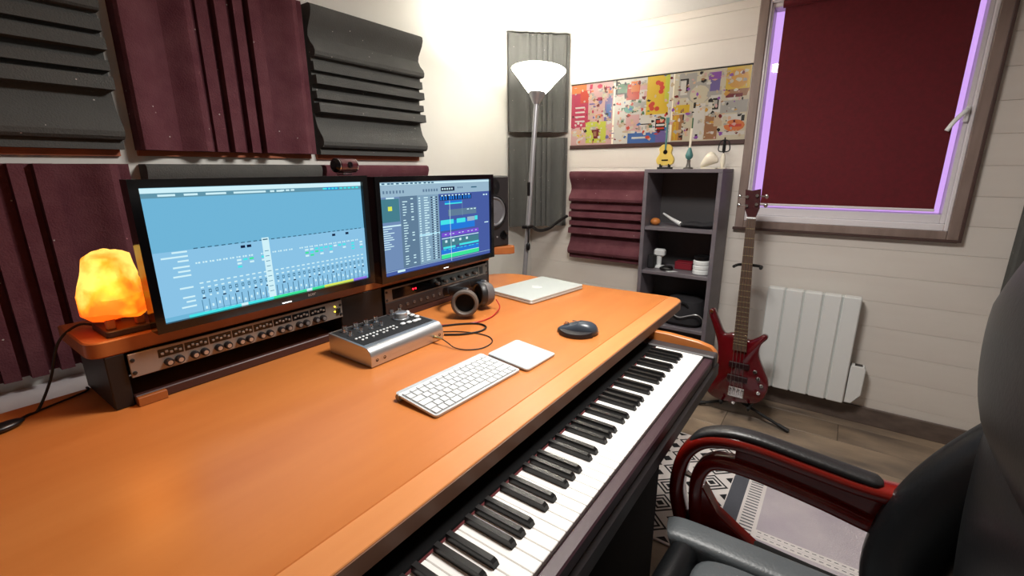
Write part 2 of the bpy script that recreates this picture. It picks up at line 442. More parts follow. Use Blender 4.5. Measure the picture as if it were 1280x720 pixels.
# ================================================================== DESK
DT = .74
D = thing('desk', 'orange wooden studio desk with a paler strip along its front edge', 'desk', (.7, .75, 0))
poly = [(-.40, .357), (1.680, .357), (1.735, .352), (1.728, .50), (1.716, .68), (1.716, .85), (1.728, 1.0), (1.722, 1.07), (1.70, 1.125), (1.66, 1.168), (1.60, 1.198), (1.53, 1.210), (-.40, 1.210)]
MB().prism(poly, DT-.032, DT, 'z', .0015).build('desktop', 'desk_wood', D, True)
poly = [(-.40, .300), (1.66, .300), (1.690, .301), (1.715, .310), (1.730, .326), (1.735, .352), (1.680, .357), (-.40, .357)]
MB().prism(poly, DT-.032, DT, 'z', .0015).build('front_lipping', 'desk_lip', D, True)
poly = [(-.40, .2975), (1.66, .2975), (1.692, .2985), (1.717, .308), (1.733, .325), (1.7355, .352), (1.733, .352), (1.729, .326), (1.714, .311), (1.690, .3015), (1.66, .3005), (-.40, .3005)]
MB().prism(poly, DT-.033, DT-.0025, 'z').build('edge_band', 'desk_edge', D, True)
MB().box(1.56, 1.582, .36, 1.17, .0075, DT-.032, .002).build('side_panel', 'desk_wood', D, True)
MB().box(-.38, -.358, .36, 1.17, 0, DT-.032, .002).build('side_panel', 'desk_wood', D, True)
MB().box(-.358, 1.56, 1.12, 1.14, .2, DT-.032, .002).build('back_panel', 'black_laminate', D, True)
MB().box(.055, 1.06, .150, .165, .02, .5720, .002).build('added_dark_panel', 'deep_black', D, True)  # guessed panel, added to keep the space under the piano black
# pull-out piano tray of the desk with its wooden end cheek
MB().box(.02, 1.432, .14, .62, .5725, .5905, .002).build('piano_tray', 'black_laminate', D, True)
ck = [(.136, .591), (.62, .591), (.62, .705), (.25, .706), (.16, .699), (.122, .690), (.106, .676), (.100, .658), (.100, .6415), (.136, .6415)]
MB().prism(ck, 1.402, 1.424, 'x', .002).build('end_cheek', 'desk_wood', D, True)
MB().prism(ck, .03, .052, 'x', .002).build('end_cheek', 'desk_wood', D, True)
for xx in (.03, 1.402):
    MB().box(xx, xx+.022, .30, .60, .0075, .5725, .002).build('tray_leg', 'black_laminate', D, True)

# ================================================================== PIANO
PX, KZ, KF = 1.3513, .676, .130          # right end of keys, key surface, key front
P = thing('digital_piano', 'black digital piano with white and black keys under the desk front', 'piano', (.74, .33, .503))
KL = PX-52*.0235
MB().box(KL-.022, PX+.024, .135, .58, .5915, KZ-.022, .003).build('body', 'piano_black', P, True)
MB().box(KL-.030, 1.428, .096, .134, .592, .640, .007).build('front_rail', 'piano_grey', P, True)
MB().box(KL-.022, PX+.024, .103, .1285, .641, KZ-.006, .003).build('key_slip', 'piano_slip', P, True)
MB().box(PX+.002, PX+.048, .098, .58, .641, KZ+.004, .004).build('end_block', 'piano_grey', P, True)
MB().box(KL-.046, KL-.002, .098, .58, .641, KZ+.006, .004).build('end_block', 'piano_grey', P, True)
MB().box(KL-.002, PX+.002, .2735, .281, KZ-.02, KZ-.004, .001).build('felt_strip', 'felt_red', P, True)
MB().box(KL-.002, PX+.002, .2815, .58, KZ-.021, KZ-.003, .002).build('control_panel', 'deep_black', P, True)
wk = MB().box(-.01135, .01135, KF, .273, KZ-.020, KZ, .0012)
wk.v = [(a, b-.33, c-.503) for a, b, c in wk.v]; wkm = wk.mesh('white_key', 'ivory')
bk = MB(); n0 = [(-.0055, KF+.050), (.0055, KF+.050), (.0055, .2725), (-.0055, .2725)]
bk.rings([[(a*1.15, b_+(-.002 if i < 2 else 0), KZ+.0003) for i, (a, b_) in enumerate(n0)], [(a, b_+(.001 if i < 2 else 0), KZ+.008) for i, (a, b_) in enumerate(n0)],
          [(a*.86, b_+(.006 if i < 2 else 0), KZ+.0115) for i, (a, b_) in enumerate(n0)]])
bk.v = [(a, b_-.33, c-.503) for a, b_, c in bk.v]; bkm = bk.mesh('black_key', 'ebony', sharp=20)
# white keys counted from the right: C8 is index 0, then B A G F E D C ...
seq = ['C', 'B', 'A', 'G', 'F', 'E', 'D']
for i in range(52):
    cx = PX-.0235*(i+.5); note = seq[i % 7]
    inst('white_key', wkm, P, (cx-.74, 0, 0))
    if note in 'BAGED' and i < 51:     # black key on the lower side of B, A, G, E, D
        off = {'B': .0018, 'A': 0, 'G': -.0018, 'E': .0015, 'D': -.0015}[note]
        inst('black_key', bkm, P, (PX-.0235*(i+1)+off-.74, 0, 0))

# ================================================================== MONITOR RISER
RT = .893
R = thing('monitor_riser', 'long wooden monitor riser on black posts standing on the desk', 'riser', (.8, 1.12, DT))
poly = []
for k in range(7):
    t = PI+PI/2*k/6; poly.append((.195+.03*math.cos(t), 1.050+.03*math.sin(t)))
poly += [(1.44, 1.02), (1.4425, 1.05), (1.53, 1.090)]
poly += [(1.60, 1.028), (1.625, 1.022), (1.643, 1.036), (1.645, 1.06), (1.60, 1.235), (.165, 1.235)]
MB().prism(poly, RT-.034, RT, 'z', .003).build('shelf_board', 'riser_wood', R, True)
for a in ((.188, .2215), (.732, .885), (1.418, 1.440)):
    MB().box(a[0], a[1], 1.022, 1.225, DT+.0005, RT-.034, .002).build('post', 'black_laminate', R, True)
MB().box(.2215, .732, 1.014, 1.030, DT+.0005, DT+.022, .002).build('bottom_rail', 'dark_wood', R, True)
MB().box(.885, 1.418, 1.014, 1.030, DT+.0005, DT+.022, .002).build('bottom_rail', 'dark_wood', R, True)
MB().box(.2215, 1.418, 1.215, 1.2245, DT+.0005, RT-.034).build('back_panel', 'black_laminate', R, True)
MB().box(.2225, .275, 1.002, 1.0135, DT+.0005, DT+.020, .001).build('rail_lit_end', 'riser_wood', R, True)  # lit end of the bottom rail, made as a block of lighter wood

# rack preamp (left bay)
def knobmesh(r, h, mt, name='knob', axis='y'):
    s = -1 if axis == 'y' else 1
    return MB().lathe([(r, 0), (r, s*h*.75), (r*.82, s*h)], 14, axis=axis).mesh(name, mt)
x0, x1, z0, z1, yf = .2235, .730, .8040, .8560, 1.012
A = thing('rack_preamp', 'silver eight channel rack preamp in the left bay of the riser', 'preamp', ((x0+x1)/2, yf, z0))
ax = (x0+x1)/2
MB().box(x0+.012, x1-.012, yf+.005, yf+.18, z0+.002, z1-.002, .002).build('chassis', 'rack_dark', A, True)
MB().box(x0, x1, yf, yf+.005, z0, z1, .001).build('faceplate', 'rack_panel', A, True)
wm = MB().box(-.0238, .0238, -.0012, 0, -.0088, .0088, .0005).mesh('button_window', 'black_gloss')
bm_ = MB().box(-.003, .003, -.003, 0, -.0026, .0026, .0008).mesh('button', 'rack_panel')
km = knobmesh(.0088, .011, 'rack_dark'); kcap = MB().lathe([(.0050, -.0105), (.0050, -.0122)], 10, axis='y').mesh('knob_cap', 'alu')
for i in range(8):
    cx = x0+.075+i*.0505
    w_ = inst('button_window', wm, A, (cx-ax, 0, .037))
    for q in range(5): inst('button', bm_, w_, (-.017+q*.0085, -.001, -.001+.003*(q % 2)))
    for q in (-.008, .0125):
        kk = inst('knob', km, A, (cx+q-ax, 0, .0145)); inst('knob_cap', kcap, kk)
sm = MB().lathe([(.0042, 0), (.0042, -.0015), (.003, -.0022)], 10, axis='y').mesh('screw', 'screw')
for a in (x0+.006, x1-.006):
    for zz in (.010, .038): inst('screw', sm, A, (a-ax, 0, zz))
lm = MB().sphere((0, 0, 0), .0022, seg=8, rg=6).mesh('indicator', 'led_yellow')
for q in ((.482, .037), (.489, .030), (.481, .022)): inst('indicator', lm, A, (x0+q[0]-ax, -.0015, q[1]))
MB().box(x1-.020, x1-.009, yf-.006, yf-.0005, z0+.016, z0+.032, .001).build('power_switch', 'black_plastic', A, True)

# right bay: compressor above, dark unit below
x0, x1, z0, z1 = .888, 1.4155, .806, .852
A = thing('rack_compressor', 'dark rack compressor with a red light in the right bay, upper unit', 'compressor', ((x0+x1)/2, yf, z0)); ax = (x0+x1)/2
MB().box(x0+.012, x1-.012, yf+.005, yf+.18, z0+.002, z1-.002, .002).build('chassis', 'rack_dark', A, True)
MB().box(x0, x1, yf, yf+.005, z0, z1, .001).build('faceplate', 'alu_dark', A, True)
MB().box(x0+.030, x1-.058, yf-.0015, yf-.0002, z0+.006, z1-.006, .0005).build('front_panel', 'black_gloss', A, True)
MB().box(x1-.050, x1-.030, yf-.0015, yf-.0002, z0+.008, z1-.008, .0005).build('rocker_switch', 'black_plastic', A, True)
km2 = knobmesh(.0062, .012, 'alu_dark')
for i in range(6): inst('knob', km2, A, (x0+.235+i*.042-ax, -.001, .020))
lr = MB().sphere((0, 0, 0), .0028, seg=8, rg=6).mesh('indicator', 'led_red')
for q in (.118, .130): inst('indicator', lr, A, (x0+q-ax, -.003, .024))
for a in (x0+.007, x1-.007):
    for zz in (.008, .035): inst('screw', sm, A, (a-ax, 0, zz))
z0, z1 = .7635, .8045
A = thing('rack_patchbay', 'black rack patch unit in the right bay, below the compressor', 'rack unit', ((x0+x1)/2, yf, z0))
MB().box(x0+.012, x1-.012, yf+.005, yf+.15, z0+.002, z1-.002, .002).build('chassis', 'rack_dark', A, True)
MB().box(x0, x1, yf, yf+.005, z0, z1, .001).build('faceplate', 'rack_dark', A, True)
jm = MB().lathe([(.0055, 0), (.0055, -.003), (.003, -.003), (.003, -.001)], 10, axis='y').mesh('jack_socket', 'alu_dark')
for i in range(14): inst('jack_socket', jm, A, (x0+.06+i*.031-ax, 0, .020))

# ================================================================== MONITORS
for nm, c, s in (('ui_bg', (110,178,212), 1), ('ui_white', (205,238,246), 1), ('ui_dark', (52,98,124), 1), ('ui_cyan', (70,225,230), 1), ('ui_green', (60,225,150), 1),
                 ('ui_yellow', (215,230,90), 1), ('ui_violet', (140,110,225), 1), ('ui_strip', (172,220,238), 1), ('ui_line', (84,138,168), 1), ('ui_hdr', (96,146,166), 1),
                 ('ui_mid', (136,192,226), 1), ('ui_navy', (72,92,160), 1), ('ui_grey', (96,124,150), 1), ('ui_grey2', (128,160,184), 1), ('ui_blue', (40,120,215), 1),
                 ('ui_teal', (70,125,140), 1), ('ui_lgrey', (150,180,200), 1), ('ui_black', (18,30,60), 1), ('ui_purple', (120,80,205), 1), ('ui_left', (112,140,180), 1)):
    emat(nm, c, s*.74)
class UI(MB):
    """quads in screen coordinates u,v (0..1, v downwards) on the panel plane"""
    def __init__(s, w, h, z): super().__init__(); s.w, s.h, s.z0 = w, h, z; s.names = []; s.lay = 0
    def q(s, m, u0, v0, u1, v1):
        if m not in s.names: s.names.append(m)
        s.cur = s.names.index(m); s.lay += 1; y = -.0004-s.lay*1e-6
        X = lambda u: -s.w/2+u*s.w
        Z = lambda v: s.z0+(1-v)*s.h
        s.add([(X(u0), y, Z(v1)), (X(u1), y, Z(v1)), (X(u1), y, Z(v0)), (X(u0), y, Z(v0))], [(0, 1, 2, 3)]); return s
def monitor(label, loc, rz, w, h, ui, bz=.017, logo=None, zb=0.0):
    t = thing('computer_monitor', label, 'monitor', loc, rz, 'desk monitors')
    H = h+bz+bz*1.1; zs = zb+bz*1.1
    f = MB()
    fr = [(-w/2-bz, zb), (w/2+bz, zb), (w/2+bz, zb+H), (-w/2-bz, zb+H)]; inr = [(-w/2, zs), (w/2, zs), (w/2, zs+h), (-w/2, zs+h)]
    vs = [(a, -.010, b_) for a, b_ in fr]+[(a, -.010, b_) for a, b_ in inr]+[(a, .030, b_) for a, b_ in fr]+[(a, .004, b_) for a, b_ in inr]
    fs = []
    for i in range(4):
        j = (i+1) % 4; fs += [(i, j, 4+j, 4+i), (j, i, 8+i, 8+j), (4+i, 4+j, 12+j, 12+i)]
    fs.append((8, 11, 10, 9)); fs.append((12, 13, 14, 15)); f.add(vs, fs).build('bezel', 'black_gloss', t)
    g = MB().box(-w/2-.0005, w/2+.0005, .0002, .003, zs-.0005, zs+h+.0005).build('screen', 'ui_bg', t)
    u = UI(w, h, zs); ui(u); u.build('screen_graphics', u.names, g, smooth=False)
    MB().rings([[(a*.75, .030, zb+.06+(b_-zb)*.7) for a, b_ in fr], [(a*.45, .065, zb+.10+(b_-zb)*.5) for a, b_ in fr]][::-1]).build('rear_housing', 'black_plastic', t)
    MB().box(-.03, .03, .060, .085, .010, .20, .005).build('stand_neck', 'black_plastic', t)
    MB().prism(rrect(-.12, .12, .048, .20, .03), 0.0, .010, 'z', .002).build('stand_foot', 'black_gloss', t)
    MB().box(-.012, .012, -.0112, -.0102, zb+.0035, zb+.0055).build('power_light', 'led_white', t)
    if logo:
        cu = bpy.data.curves.new('brand_lettering', 'FONT'); cu.body = logo; cu.size = .013; cu.align_x = 'CENTER'; cu.extrude = .0002
        tmp = bpy.data.objects.new('tmp', cu); COL.objects.link(tmp); bpy.context.view_layer.update()
        me = bpy.data.meshes.new_from_object(tmp.evaluated_get(bpy.context.evaluated_depsgraph_get())); bpy.data.objects.remove(tmp)
        me.materials.clear(); me.materials.append(MATS['alu']); inst('brand_lettering', me, t, (.07, -.0106, zb+.007), (PI/2, 0, 0))
    return t
def dash(u, m, u0, u1, v, h, n, fill=.6, jit=0.0, skip=0.0):
    st = (u1-u0)/n
    for i in range(n):
        if random.random() < skip: continue
        a = u0+i*st+random.uniform(0, jit)*st; u.q(m, a, v, a+st*fill, v+h)
def ui_left(u):
    u.q('ui_hdr', 0, .0, 1, .075); u.q('ui_white', 0, .004, 1, .040)
    for a, b_ in ((.06, .12), (.15, .20), (.23, .31), (.34, .48), (.50, .52), (.53, .56)): u.q('ui_white', a, .050, b_, .065)
    for a in (.55, .575, .60): u.q('ui_white', a, .048, a+.018, .062)
    dash(u, 'ui_cyan', .77, .99, .048, .014, 9, .7); u.q('ui_blue', .78, .044, .86, .066); dash(u, 'ui_cyan', .78, .86, .048, .014, 4, .7)
    u.q('ui_mid', 0.0, .47, 1, .965)
    for v, a in ((.475, .07), (.51, .03), (.545, .085), (.59, .065), (.625, .08), (.66, .06), (.755, .075), (.83, .08), (.865, .09), (.905, .07)):
        u.q('ui_white', a, v, .125, v+.013)
    N = 31; U0, U1 = .145, .985; st = (U1-U0)/N
    for i in range(N):
        a = U0+i*st
        u.q('ui_dark', a+st*.15, .462, a+st*.75, .470)
        if i in (7, 8, 24, 27): u.q('ui_black', a, .490, a+st*.7, .512)
        if random.random() < .9: u.q('ui_white', a+st*.1, .575, a+st*.32, .588); u.q('ui_white', a+st*.45, .575, a+st*.75, .588)
        if 6 <= i <= 11 or i > 16:
            r_ = random.randint(0, 3)
            for q in range(r_): u.q(random.choice(['ui_cyan', 'ui_white', 'ui_green'] if i < 22 else ['ui_white', 'ui_cyan']), a+st*.1, .600+q*.028, a+st*.8, .616+q*.028)
        u.q('ui_white', a+st*.15, .738, a+st*.7, .749); u.q('ui_white', a+st*.2, .775, a+st*.65, .787)
        u.q('ui_dark', a+st*.25, .802, a+st*.65, .830); u.q('ui_mid', a+st*.33, .808, a+st*.57, .824)
        u.q('ui_white', a+st*.3, .842, a+st*.6, .856)
        if i % 5 in (0, 3): u.q('ui_black', a+st*.2, .862, a+st*.7, .872)
        u.q('ui_dark' if i > 4 else 'ui_line', a+st*.02, .880, a+st*.14, .972)
        k = random.uniform(.895, .945); u.q('ui_white', a+st*.42, k, a+st*.70, k+.022)
        u.q('ui_strip', a+st*.2, .975, a+st*.8, .980)
    u.q('ui_white', .43, .447, .463, .985); u.q('ui_dark', .435, .458, .458, .468)
    for q in range(9): u.q('ui_line', .437, .56+q*.045, .456, .566+q*.045)
    for i in range(40):
        a = .09+i*.0225; m_ = 'ui_cyan' if i < 16 else ('ui_green' if i < 28 else ('ui_yellow' if i < 36 else 'ui_violet'))
        u.q(m_, a, .978, a+.0225, .999)
    for a in (.30, .62): u.q('ui_white', a, .976, a+.03, .999)
def ui_right(u):
    u.q('ui_navy', 0, 0, 1, 1); u.q('ui_lgrey', 0, 0, 1, .155); u.q('ui_white', 0, .012, 1, .03)
    dash(u, 'ui_dark', .02, .45, .012, .014, 12, .6, .3)
    dash(u, 'ui_grey', .03, .2, .09, .03, 7, .5); dash(u, 'ui_grey', .34, .48, .09, .03, 6, .6)
    u.q('ui_black', .50, .075, .63, .125); dash(u, 'ui_white', .51, .62, .09, .02, 5, .6); dash(u, 'ui_grey', .66, .72, .08, .02, 3, .6); u.q('ui_dark', .80, .085, .86, .10)
    u.q('ui_left', 0, .155, .15, .95); u.q('ui_teal', .005, .175, .145, .42); u.q('ui_white', .05, .16, .11, .175); u.q('ui_yellow', .06, .255, .09, .30)
    u.q('ui_white', .0, .455, .15, .47)
    for q in range(10): u.q('ui_white', .01, .485+q*.024, random.uniform(.05, .10), .494+q*.024)
    u.q('ui_grey', .15, .155, .29, .95); u.q('ui_grey2', .29, .155, .475, .95); u.q('ui_strip', .295, .6, .475, .625)
    for q in range(26):
        v = .18+q*.029
        if random.random() < .8: u.q('ui_white', .17, v, .17+random.uniform(.015, .04), v+.010)
        if random.random() < .6: u.q('ui_white', .235, v, .255, v+.012)
        u.q('ui_white', .30, v, .315, v+.014)
        u.q('ui_white', .345, v, .345+random.uniform(.02, .045), v+.012)
        u.q('ui_black', .405, v, .418, v+.014); u.q('ui_white', .425, v, .44, v+.012); u.q('ui_black', .448, v, .462, v+.014)
    u.q('ui_black', .485, .175, .80, .235); dash(u, 'ui_blue', .49, .80, .185, .045, 13, .55, .4); dash(u, 'ui_white', .5, .8, .17, .014, 9, .5)
    u.q('ui_blue', .53, .245, .70, .285); u.q('ui_cyan', .53, .270, .70, .285)
    u.q('ui_grey', .56, .35, .85, .43); dash(u, 'ui_white', .75, .86, .36, .012, 3, .6)
    u.q('ui_blue', .48, .485, .83, .60)
    for a, b_ in ((.485, .61), (.64, .73)): u.q('ui_cyan', a, .47, b_, .525)
    u.q('ui_lgrey', .75, .465, .83, .52); u.q('ui_cyan', .832, .462, .862, .515)
    u.q('ui_purple', .49, .625, .87, .675); dash(u, 'ui_white', .5, .87, .645, .008, 8, .4, .4); u.q('ui_white', .49, .69, .87, .70)
    u.q('ui_teal', .49, .71, .87, .80); dash(u, 'ui_white', .52, .8, .72, .03, 4, .3); u.q('ui_cyan', .50, .80, .62, .825); u.q('ui_cyan', .66, .79, .87, .815)
    u.q('ui_blue', .48, .83, .87, .89); dash(u, 'ui_cyan', .5, .87, .835, .008, 9, .6, .3); u.q('ui_green', .48, .895, .87, .945); u.q('ui_white', .48, .89, .87, .896)
    u.q('ui_white', .575, .24, .5785, .99); u.q('ui_grey2', .70, .245, .703, .44)
    u.q('ui_lgrey', 0, .955, 1, .962); dash(u, 'ui_white', .93, .99, .19, .016, 2, .6); u.q('ui_white', .94, .56, .985, .572); u.q('ui_white', .1, .962, .16, .985)
monitor('left computer monitor showing a pale blue mixer with faders', (.551, .987, RT), 0, .522, .281, ui_left, logo='acer', zb=.0)
monitor('right computer monitor showing a recording timeline with coloured tracks', (1.138, .987, RT), 0, .531, .289, ui_right, zb=-.012)
# webcam on the left monitor
A = thing('webcam', 'small glossy webcam with dark red shine on top of the left monitor', 'webcam', (.775, 1.000, RT+.3185), .15)
MB().tube([(-.040, 0, .026), (-.034, 0, .026), (-.034, 0, .026), (.034, 0, .026), (.040, 0, .026)], [.012, .019, .019, .019, .012], 16, ref=(0, 0, 1)).build('body', 'black_gloss', A)
MB().tube([(-.028, -.002, .026), (.028, -.002, .026)], .0194, 16, ref=(0, 0, 1)).build('front_shell', 'headstock', A)
MB().lathe([(.009, -.0195), (.009, -.023), (.006, -.0235)], 14, (0, 0, .027), 'y').build('lens', 'black_gloss', A)
for q in (-1, 1): MB().tube([(q*.030, -.001, .026), (q*.0325, -.001, .026)], .0198, 16, ref=(0, 0, 1)).build('trim_ring', 'chrome', A)
MB().box(-.016, .016, -.012, .020, 0, .008, .002).build('clip', 'chrome', A)

# ================================================================== SPEAKER
A = thing('studio_speaker', 'black studio speaker on the riser end behind the right monitor', 'speaker', (1.556, 1.155, RT), -.22)
MB().box(-.092, .092, -.085, .095, 0, .305, .006).build('cabinet', 'speaker_box', A)
MB().lathe([(.074, 0), (.074, -.006), (.068, -.009), (.066, -.004)], 28, (0, -.085, .155), 'y').build('woofer_ring', 'black_plastic', A)
MB().lathe([(.066, -.004), (.058, -.010), (.052, -.004), (.022, .0), (.0, -.002)][:4]+[(.018, -.005), (.004, -.008)], 28, (0, -.0855, .155), 'y').build('woofer_cone', 'speaker_cone', A)
MB().lathe([(.036, 0), (.036, -.004), (.020, -.002), (.012, -.006), (.004, -.008)], 22, (0, -.0855, .260), 'y').build('tweeter', 'black_plastic', A)
MB().lathe([(.020, 0), (.020, -.004), (.015, -.002), (.015, .0)], 18, (.058, -.0855, .050), 'y').build('bass_port', 'black_gloss', A)
MB().lathe([(.004, 0), (.004, -.003)], 10, (.02, -.0855, .045), 'y').build('power_light', 'alu', A)

# ================================================================== SALT LAMP
A = thing('salt_lamp', 'glowing orange salt crystal lamp on a dark wooden base', 'salt lamp', (.238, 1.085, RT))
MB().prism(rrect(-.035, .062, -.052, .055, .008), 0, .014, 'z', .002).build('base', 'salt_base', A)
for q in ((-.020, -.028), (.030, -.028), (.005, .036)):
    MB().box(q[0]-.008, q[0]+.008, q[1]-.008, q[1]+.008, .0135, .036, .002).build('foot', 'salt_foot', A)
mb = MB(); rings = []
prof = [(.016, .040), (.034, .046), (.054, .058), (.068, .062), (.085, .063), (.105, .058), (.125, .052), (.145, .045), (.160, .042), (.170, .038), (.177, .026), (.179, .010)]
prof = [(.030, .030), (.034, .048), (.046, .060), (.062, .063), (.082, .060), (.104, .054), (.126, .048), (.146, .044), (.160, .041), (.168, .034), (.172, .022), (.173, .008)]
rr = random.Random(3); wob = [[rr.uniform(.88, 1.10) for _ in range(12)] for _ in prof]
for i, (z, r) in enumerate(prof):
    ring = []
    for k in range(36):
        t = 2*PI*k/36; q = k/3; i0 = int(q) % 12; f_ = q-int(q)
        w_ = wob[i][i0]*(1-f_)+wob[i][(i0+1) % 12]*f_
        ring.append((.002+r*.94*w_*math.cos(t)+.0, .95*r*w_*math.sin(t), z+.003*math.sin(3*t+i)))
    rings.append(ring)
MB().rings(rings).build('crystal', 'salt_rock', A, sharp=25)
sl = bpy.data.lights.new('salt_lamp_light', 'POINT'); sl.energy = .9; sl.color = (1, .38, .08); sl.shadow_soft_size = .05
# glow of the bulb leaves the crystal all round: the lamp's own light, just above the rock
slo = bpy.data.objects.new('salt_lamp_light', sl); COL.objects.link(slo); slo.parent = A; slo.location = (-.03, -.075, .11)
sl.energy = .45
A = thing('lamp_cord', 'black lamp cord with inline switch lying at the left end of the desk', 'cord', (.05, 1.11, DT))
pts = [(.213, 1.145, RT+.006), (.185, 1.16, RT+.010), (.150, 1.165, RT-.02), (.125, 1.165, .80), (.095, 1.155, DT+.006), (.078, 1.145, DT+.004), (.060, 1.125, DT+.006)]
MB().tube(smoothpath(pts, 6), .0026, 8).build('cable', 'cable_black', A, True)
pts = [(.046, 1.11, DT+.006), (.062, 1.135, DT+.003), (.10, 1.155, DT+.003), (.175, 1.185, DT+.003), (.182, 1.207, DT+.003), (.185, 1.222, DT-.03), (.186, 1.235, DT-.2)]
MB().tube(smoothpath(pts, 6), .0022, 8).build('cable', 'cable_black', A, True)
mb = MB().sphere((0, 0, .0085), .033, .016, .0085, 18, 10); mb.xf(Matrix.Translation((-.012, -.003, 0)) @ Matrix.Rotation(.35, 4, 'Z')); mb.build('inline_switch', 'black_plastic', A)

# ================================================================== AUDIO INTERFACE
ix0, ix1, iy0, iy1, iz = .630, .888, .757, .935, .052
A = thing('audio_interface', 'silver audio interface with black top panel and rows of knobs', 'audio interface', (.759, .846, DT))
# side profile with a rounded front-top edge
prof_ = [(a, b_+DT) for a, b_ in [(iy0+.001, .003), (iy1, .003), (iy1, iz+.006), (iy0+.028, iz+.001)]+[(iy0+.026-.026*math.sin(t), iz-.025+.026*math.cos(t)) for t in [PI/2*k/7 for k in range(1, 8)]]]
MB().prism(prof_, ix0, ix1, 'x', .001).build('case', 'alu', A, True)
def topz(y): return iz+.001+(y-iy0-.028)/(iy1-iy0-.028)*.005+.0006
tp = MB(); ya, yb = iy0+.034, iy1-.005
tp.add([(ix0+.006, ya, topz(ya)+DT), (ix1-.006, ya, topz(ya)+DT), (ix1-.006, yb, topz(yb)+DT), (ix0+.006, yb, topz(yb)+DT),
        (ix0+.006, ya, topz(ya)+DT-.004), (ix1-.006, ya, topz(ya)+DT-.004), (ix1-.006, yb, topz(yb)+DT-.004), (ix0+.006, yb, topz(yb)+DT-.004)],
       [(0, 1, 2, 3), (0, 4, 5, 1), (1, 5, 6, 2), (2, 6, 7, 3), (3, 7, 4, 0)])
tp.build('top_panel', 'black_matte', A, True)
MBk = lambda r, h, mt, nm: MB().lathe([(r*1.1, 0), (r*1.05, h*.2), (r*.85, h*.25), (r*.8, h*.9), (r*.65, h)], 16).mesh(nm, mt)
k1 = MBk(.0085, .018, 'chrome', 'gain_knob'); k2 = MBk(.0060, .012, 'chrome', 'small_knob'); k3 = MB().lathe([(.024, 0), (.024, .004), (.020, .005), (.019, .020), (.016, .022)], 28).mesh('volume_knob', 'alu')
def on_top(nm, me, x, y): return inst(nm, me, A, (x-.759, y-.846, topz(y)))
for i in range(4): on_top('gain_knob', k1, .662+i*.034, .905)
for i in range(4): on_top('small_knob', k2, .655+i*.034, .872)
cm = MB().box(-.0035, .0035, -.0025, .0025, 0, .004, .001).mesh('toggle_button', 'white_plastic')
for i in range(4):
    for q in range(3): on_top('toggle_button', cm, .648+i*.034+q*.011, .838+.0*q)
    on_top('toggle_button', cm, .655+i*.034, .820); on_top('toggle_button', cm, .668+i*.034, .822)
on_top('volume_knob', k3, .830, .872)
for q in ((.862, .915), (.835, .920)): on_top('gain_knob', k1, *q)
pb = MB().box(-.0075, .0075, -.0055, .0055, 0, .006, .002).mesh('push_button', 'white_plastic')
for i in range(4): on_top('push_button', pb, .868-.0*i, .885-i*.020) if i < 3 else on_top('push_button', pb, .852, .822)
for q in ((.800, .830), (.820, .826), (.838, .822), (.878, .900)): on_top('push_button', pb, *q)
jk = MB().lathe([(.0042, 0), (.0042, -.001), (.0028, -.001), (.0028, -.0004)], 12, axis='y').mesh('jack_socket', 'black_gloss')
for x_ in (.648, .672, .850, .872): inst('jack_socket', jk, A, (x_-.759, iy0-.846+.0008, .018))
B_ = thing('headphone_cable', 'thin black cable with gold plug leaving the audio interface', 'cable', (.86, .75, DT))
MB().lathe([(.0035, -.001), (.0045, -.002), (.0045, -.022), (.0028, -.026), (.0026, -.034)], 12, (.850, iy0, DT+.018), 'y').build('plug', 'gold', B_, True)
pts = [(.850, .724, DT+.018), (.850, .705, DT+.012), (.848, .675, DT+.004), (.860, .640, DT+.0025), (.895, .614, DT+.0025), (.945, .620, DT+.0025), (.975, .655, DT+.0025), (.975, .705, DT+.0025), (.955, .760, DT+.0025), (.925, .80, DT+.0025), (.905, .83, DT+.0025)]
MB().tube(smoothpath(pts, 8), .0016, 8).build('cord', 'cable_black', B_, True)

# ================================================================== HEADPHONES
HX, HY = 1.105, .855
A = thing('headphones', 'black and grey over-ear headphones lying on the desk before the rack', 'headphones', (HX, HY, DT))
def cup(name, cx, cy, cz, r, ax_, mts):
    Mx = Matrix.Translation((cx, cy, cz)) @ Vector((0, -1, 0)).rotation_difference(Vector(ax_).normalized()).to_matrix().to_4x4()
    o1 = MB().lathe([(r*.50, .034), (r*.86, .030), (r, .018), (r, 0)], 28, axis='y').xf(Mx).build(name, mts[0], A)
    MB().lathe([(r*.92, .001), (r*1.08, -.003), (r*1.10, -.014), (r*1.0, -.022), (r*.86, -.023), (r*.76, -.018), (r*.74, -.004)], 28, axis='y', cap=False).xf(Mx).build('ear_pad', mts[1], o1)
    MB().lathe([(r*.78, -.004), (r*.2, -.004)], 28, axis='y').xf(Mx).build('driver_mesh', 'black_matte', o1)
cup('ear_cup', -.030, -.020, .054, .042, (-.80, -.58, .05), ('headphone_grey', 'ear_pad_brown'))
cup('ear_cup', .090, .002, .054, .042, (-.92, .38, .05), ('headphone_grey', 'leather_pad'))
hb = smoothpath([(-.012, -.012, .088), (-.025, .040, .085), (-.010, .092, .070), (.035, .118, .060), (.085, .105, .066), (.112, .060, .082), (.108, .014, .090)], 7)
MB().tube(hb, .014, 10, .004, ref=(0, 0, 1)).build('headband', 'black_matte', A)
MB().tube(hb[9:-9], .016, 10, .007, ref=(0, 0, 1)).build('headband_pad', 'leather_pad', A)
for q in ((-.013, -.010), (.108, .010)): MB().box(q[0]-.006, q[0]+.006, q[1]-.012, q[1]+.012, .050, .100, .003).build('yoke', 'alu_dark', A)
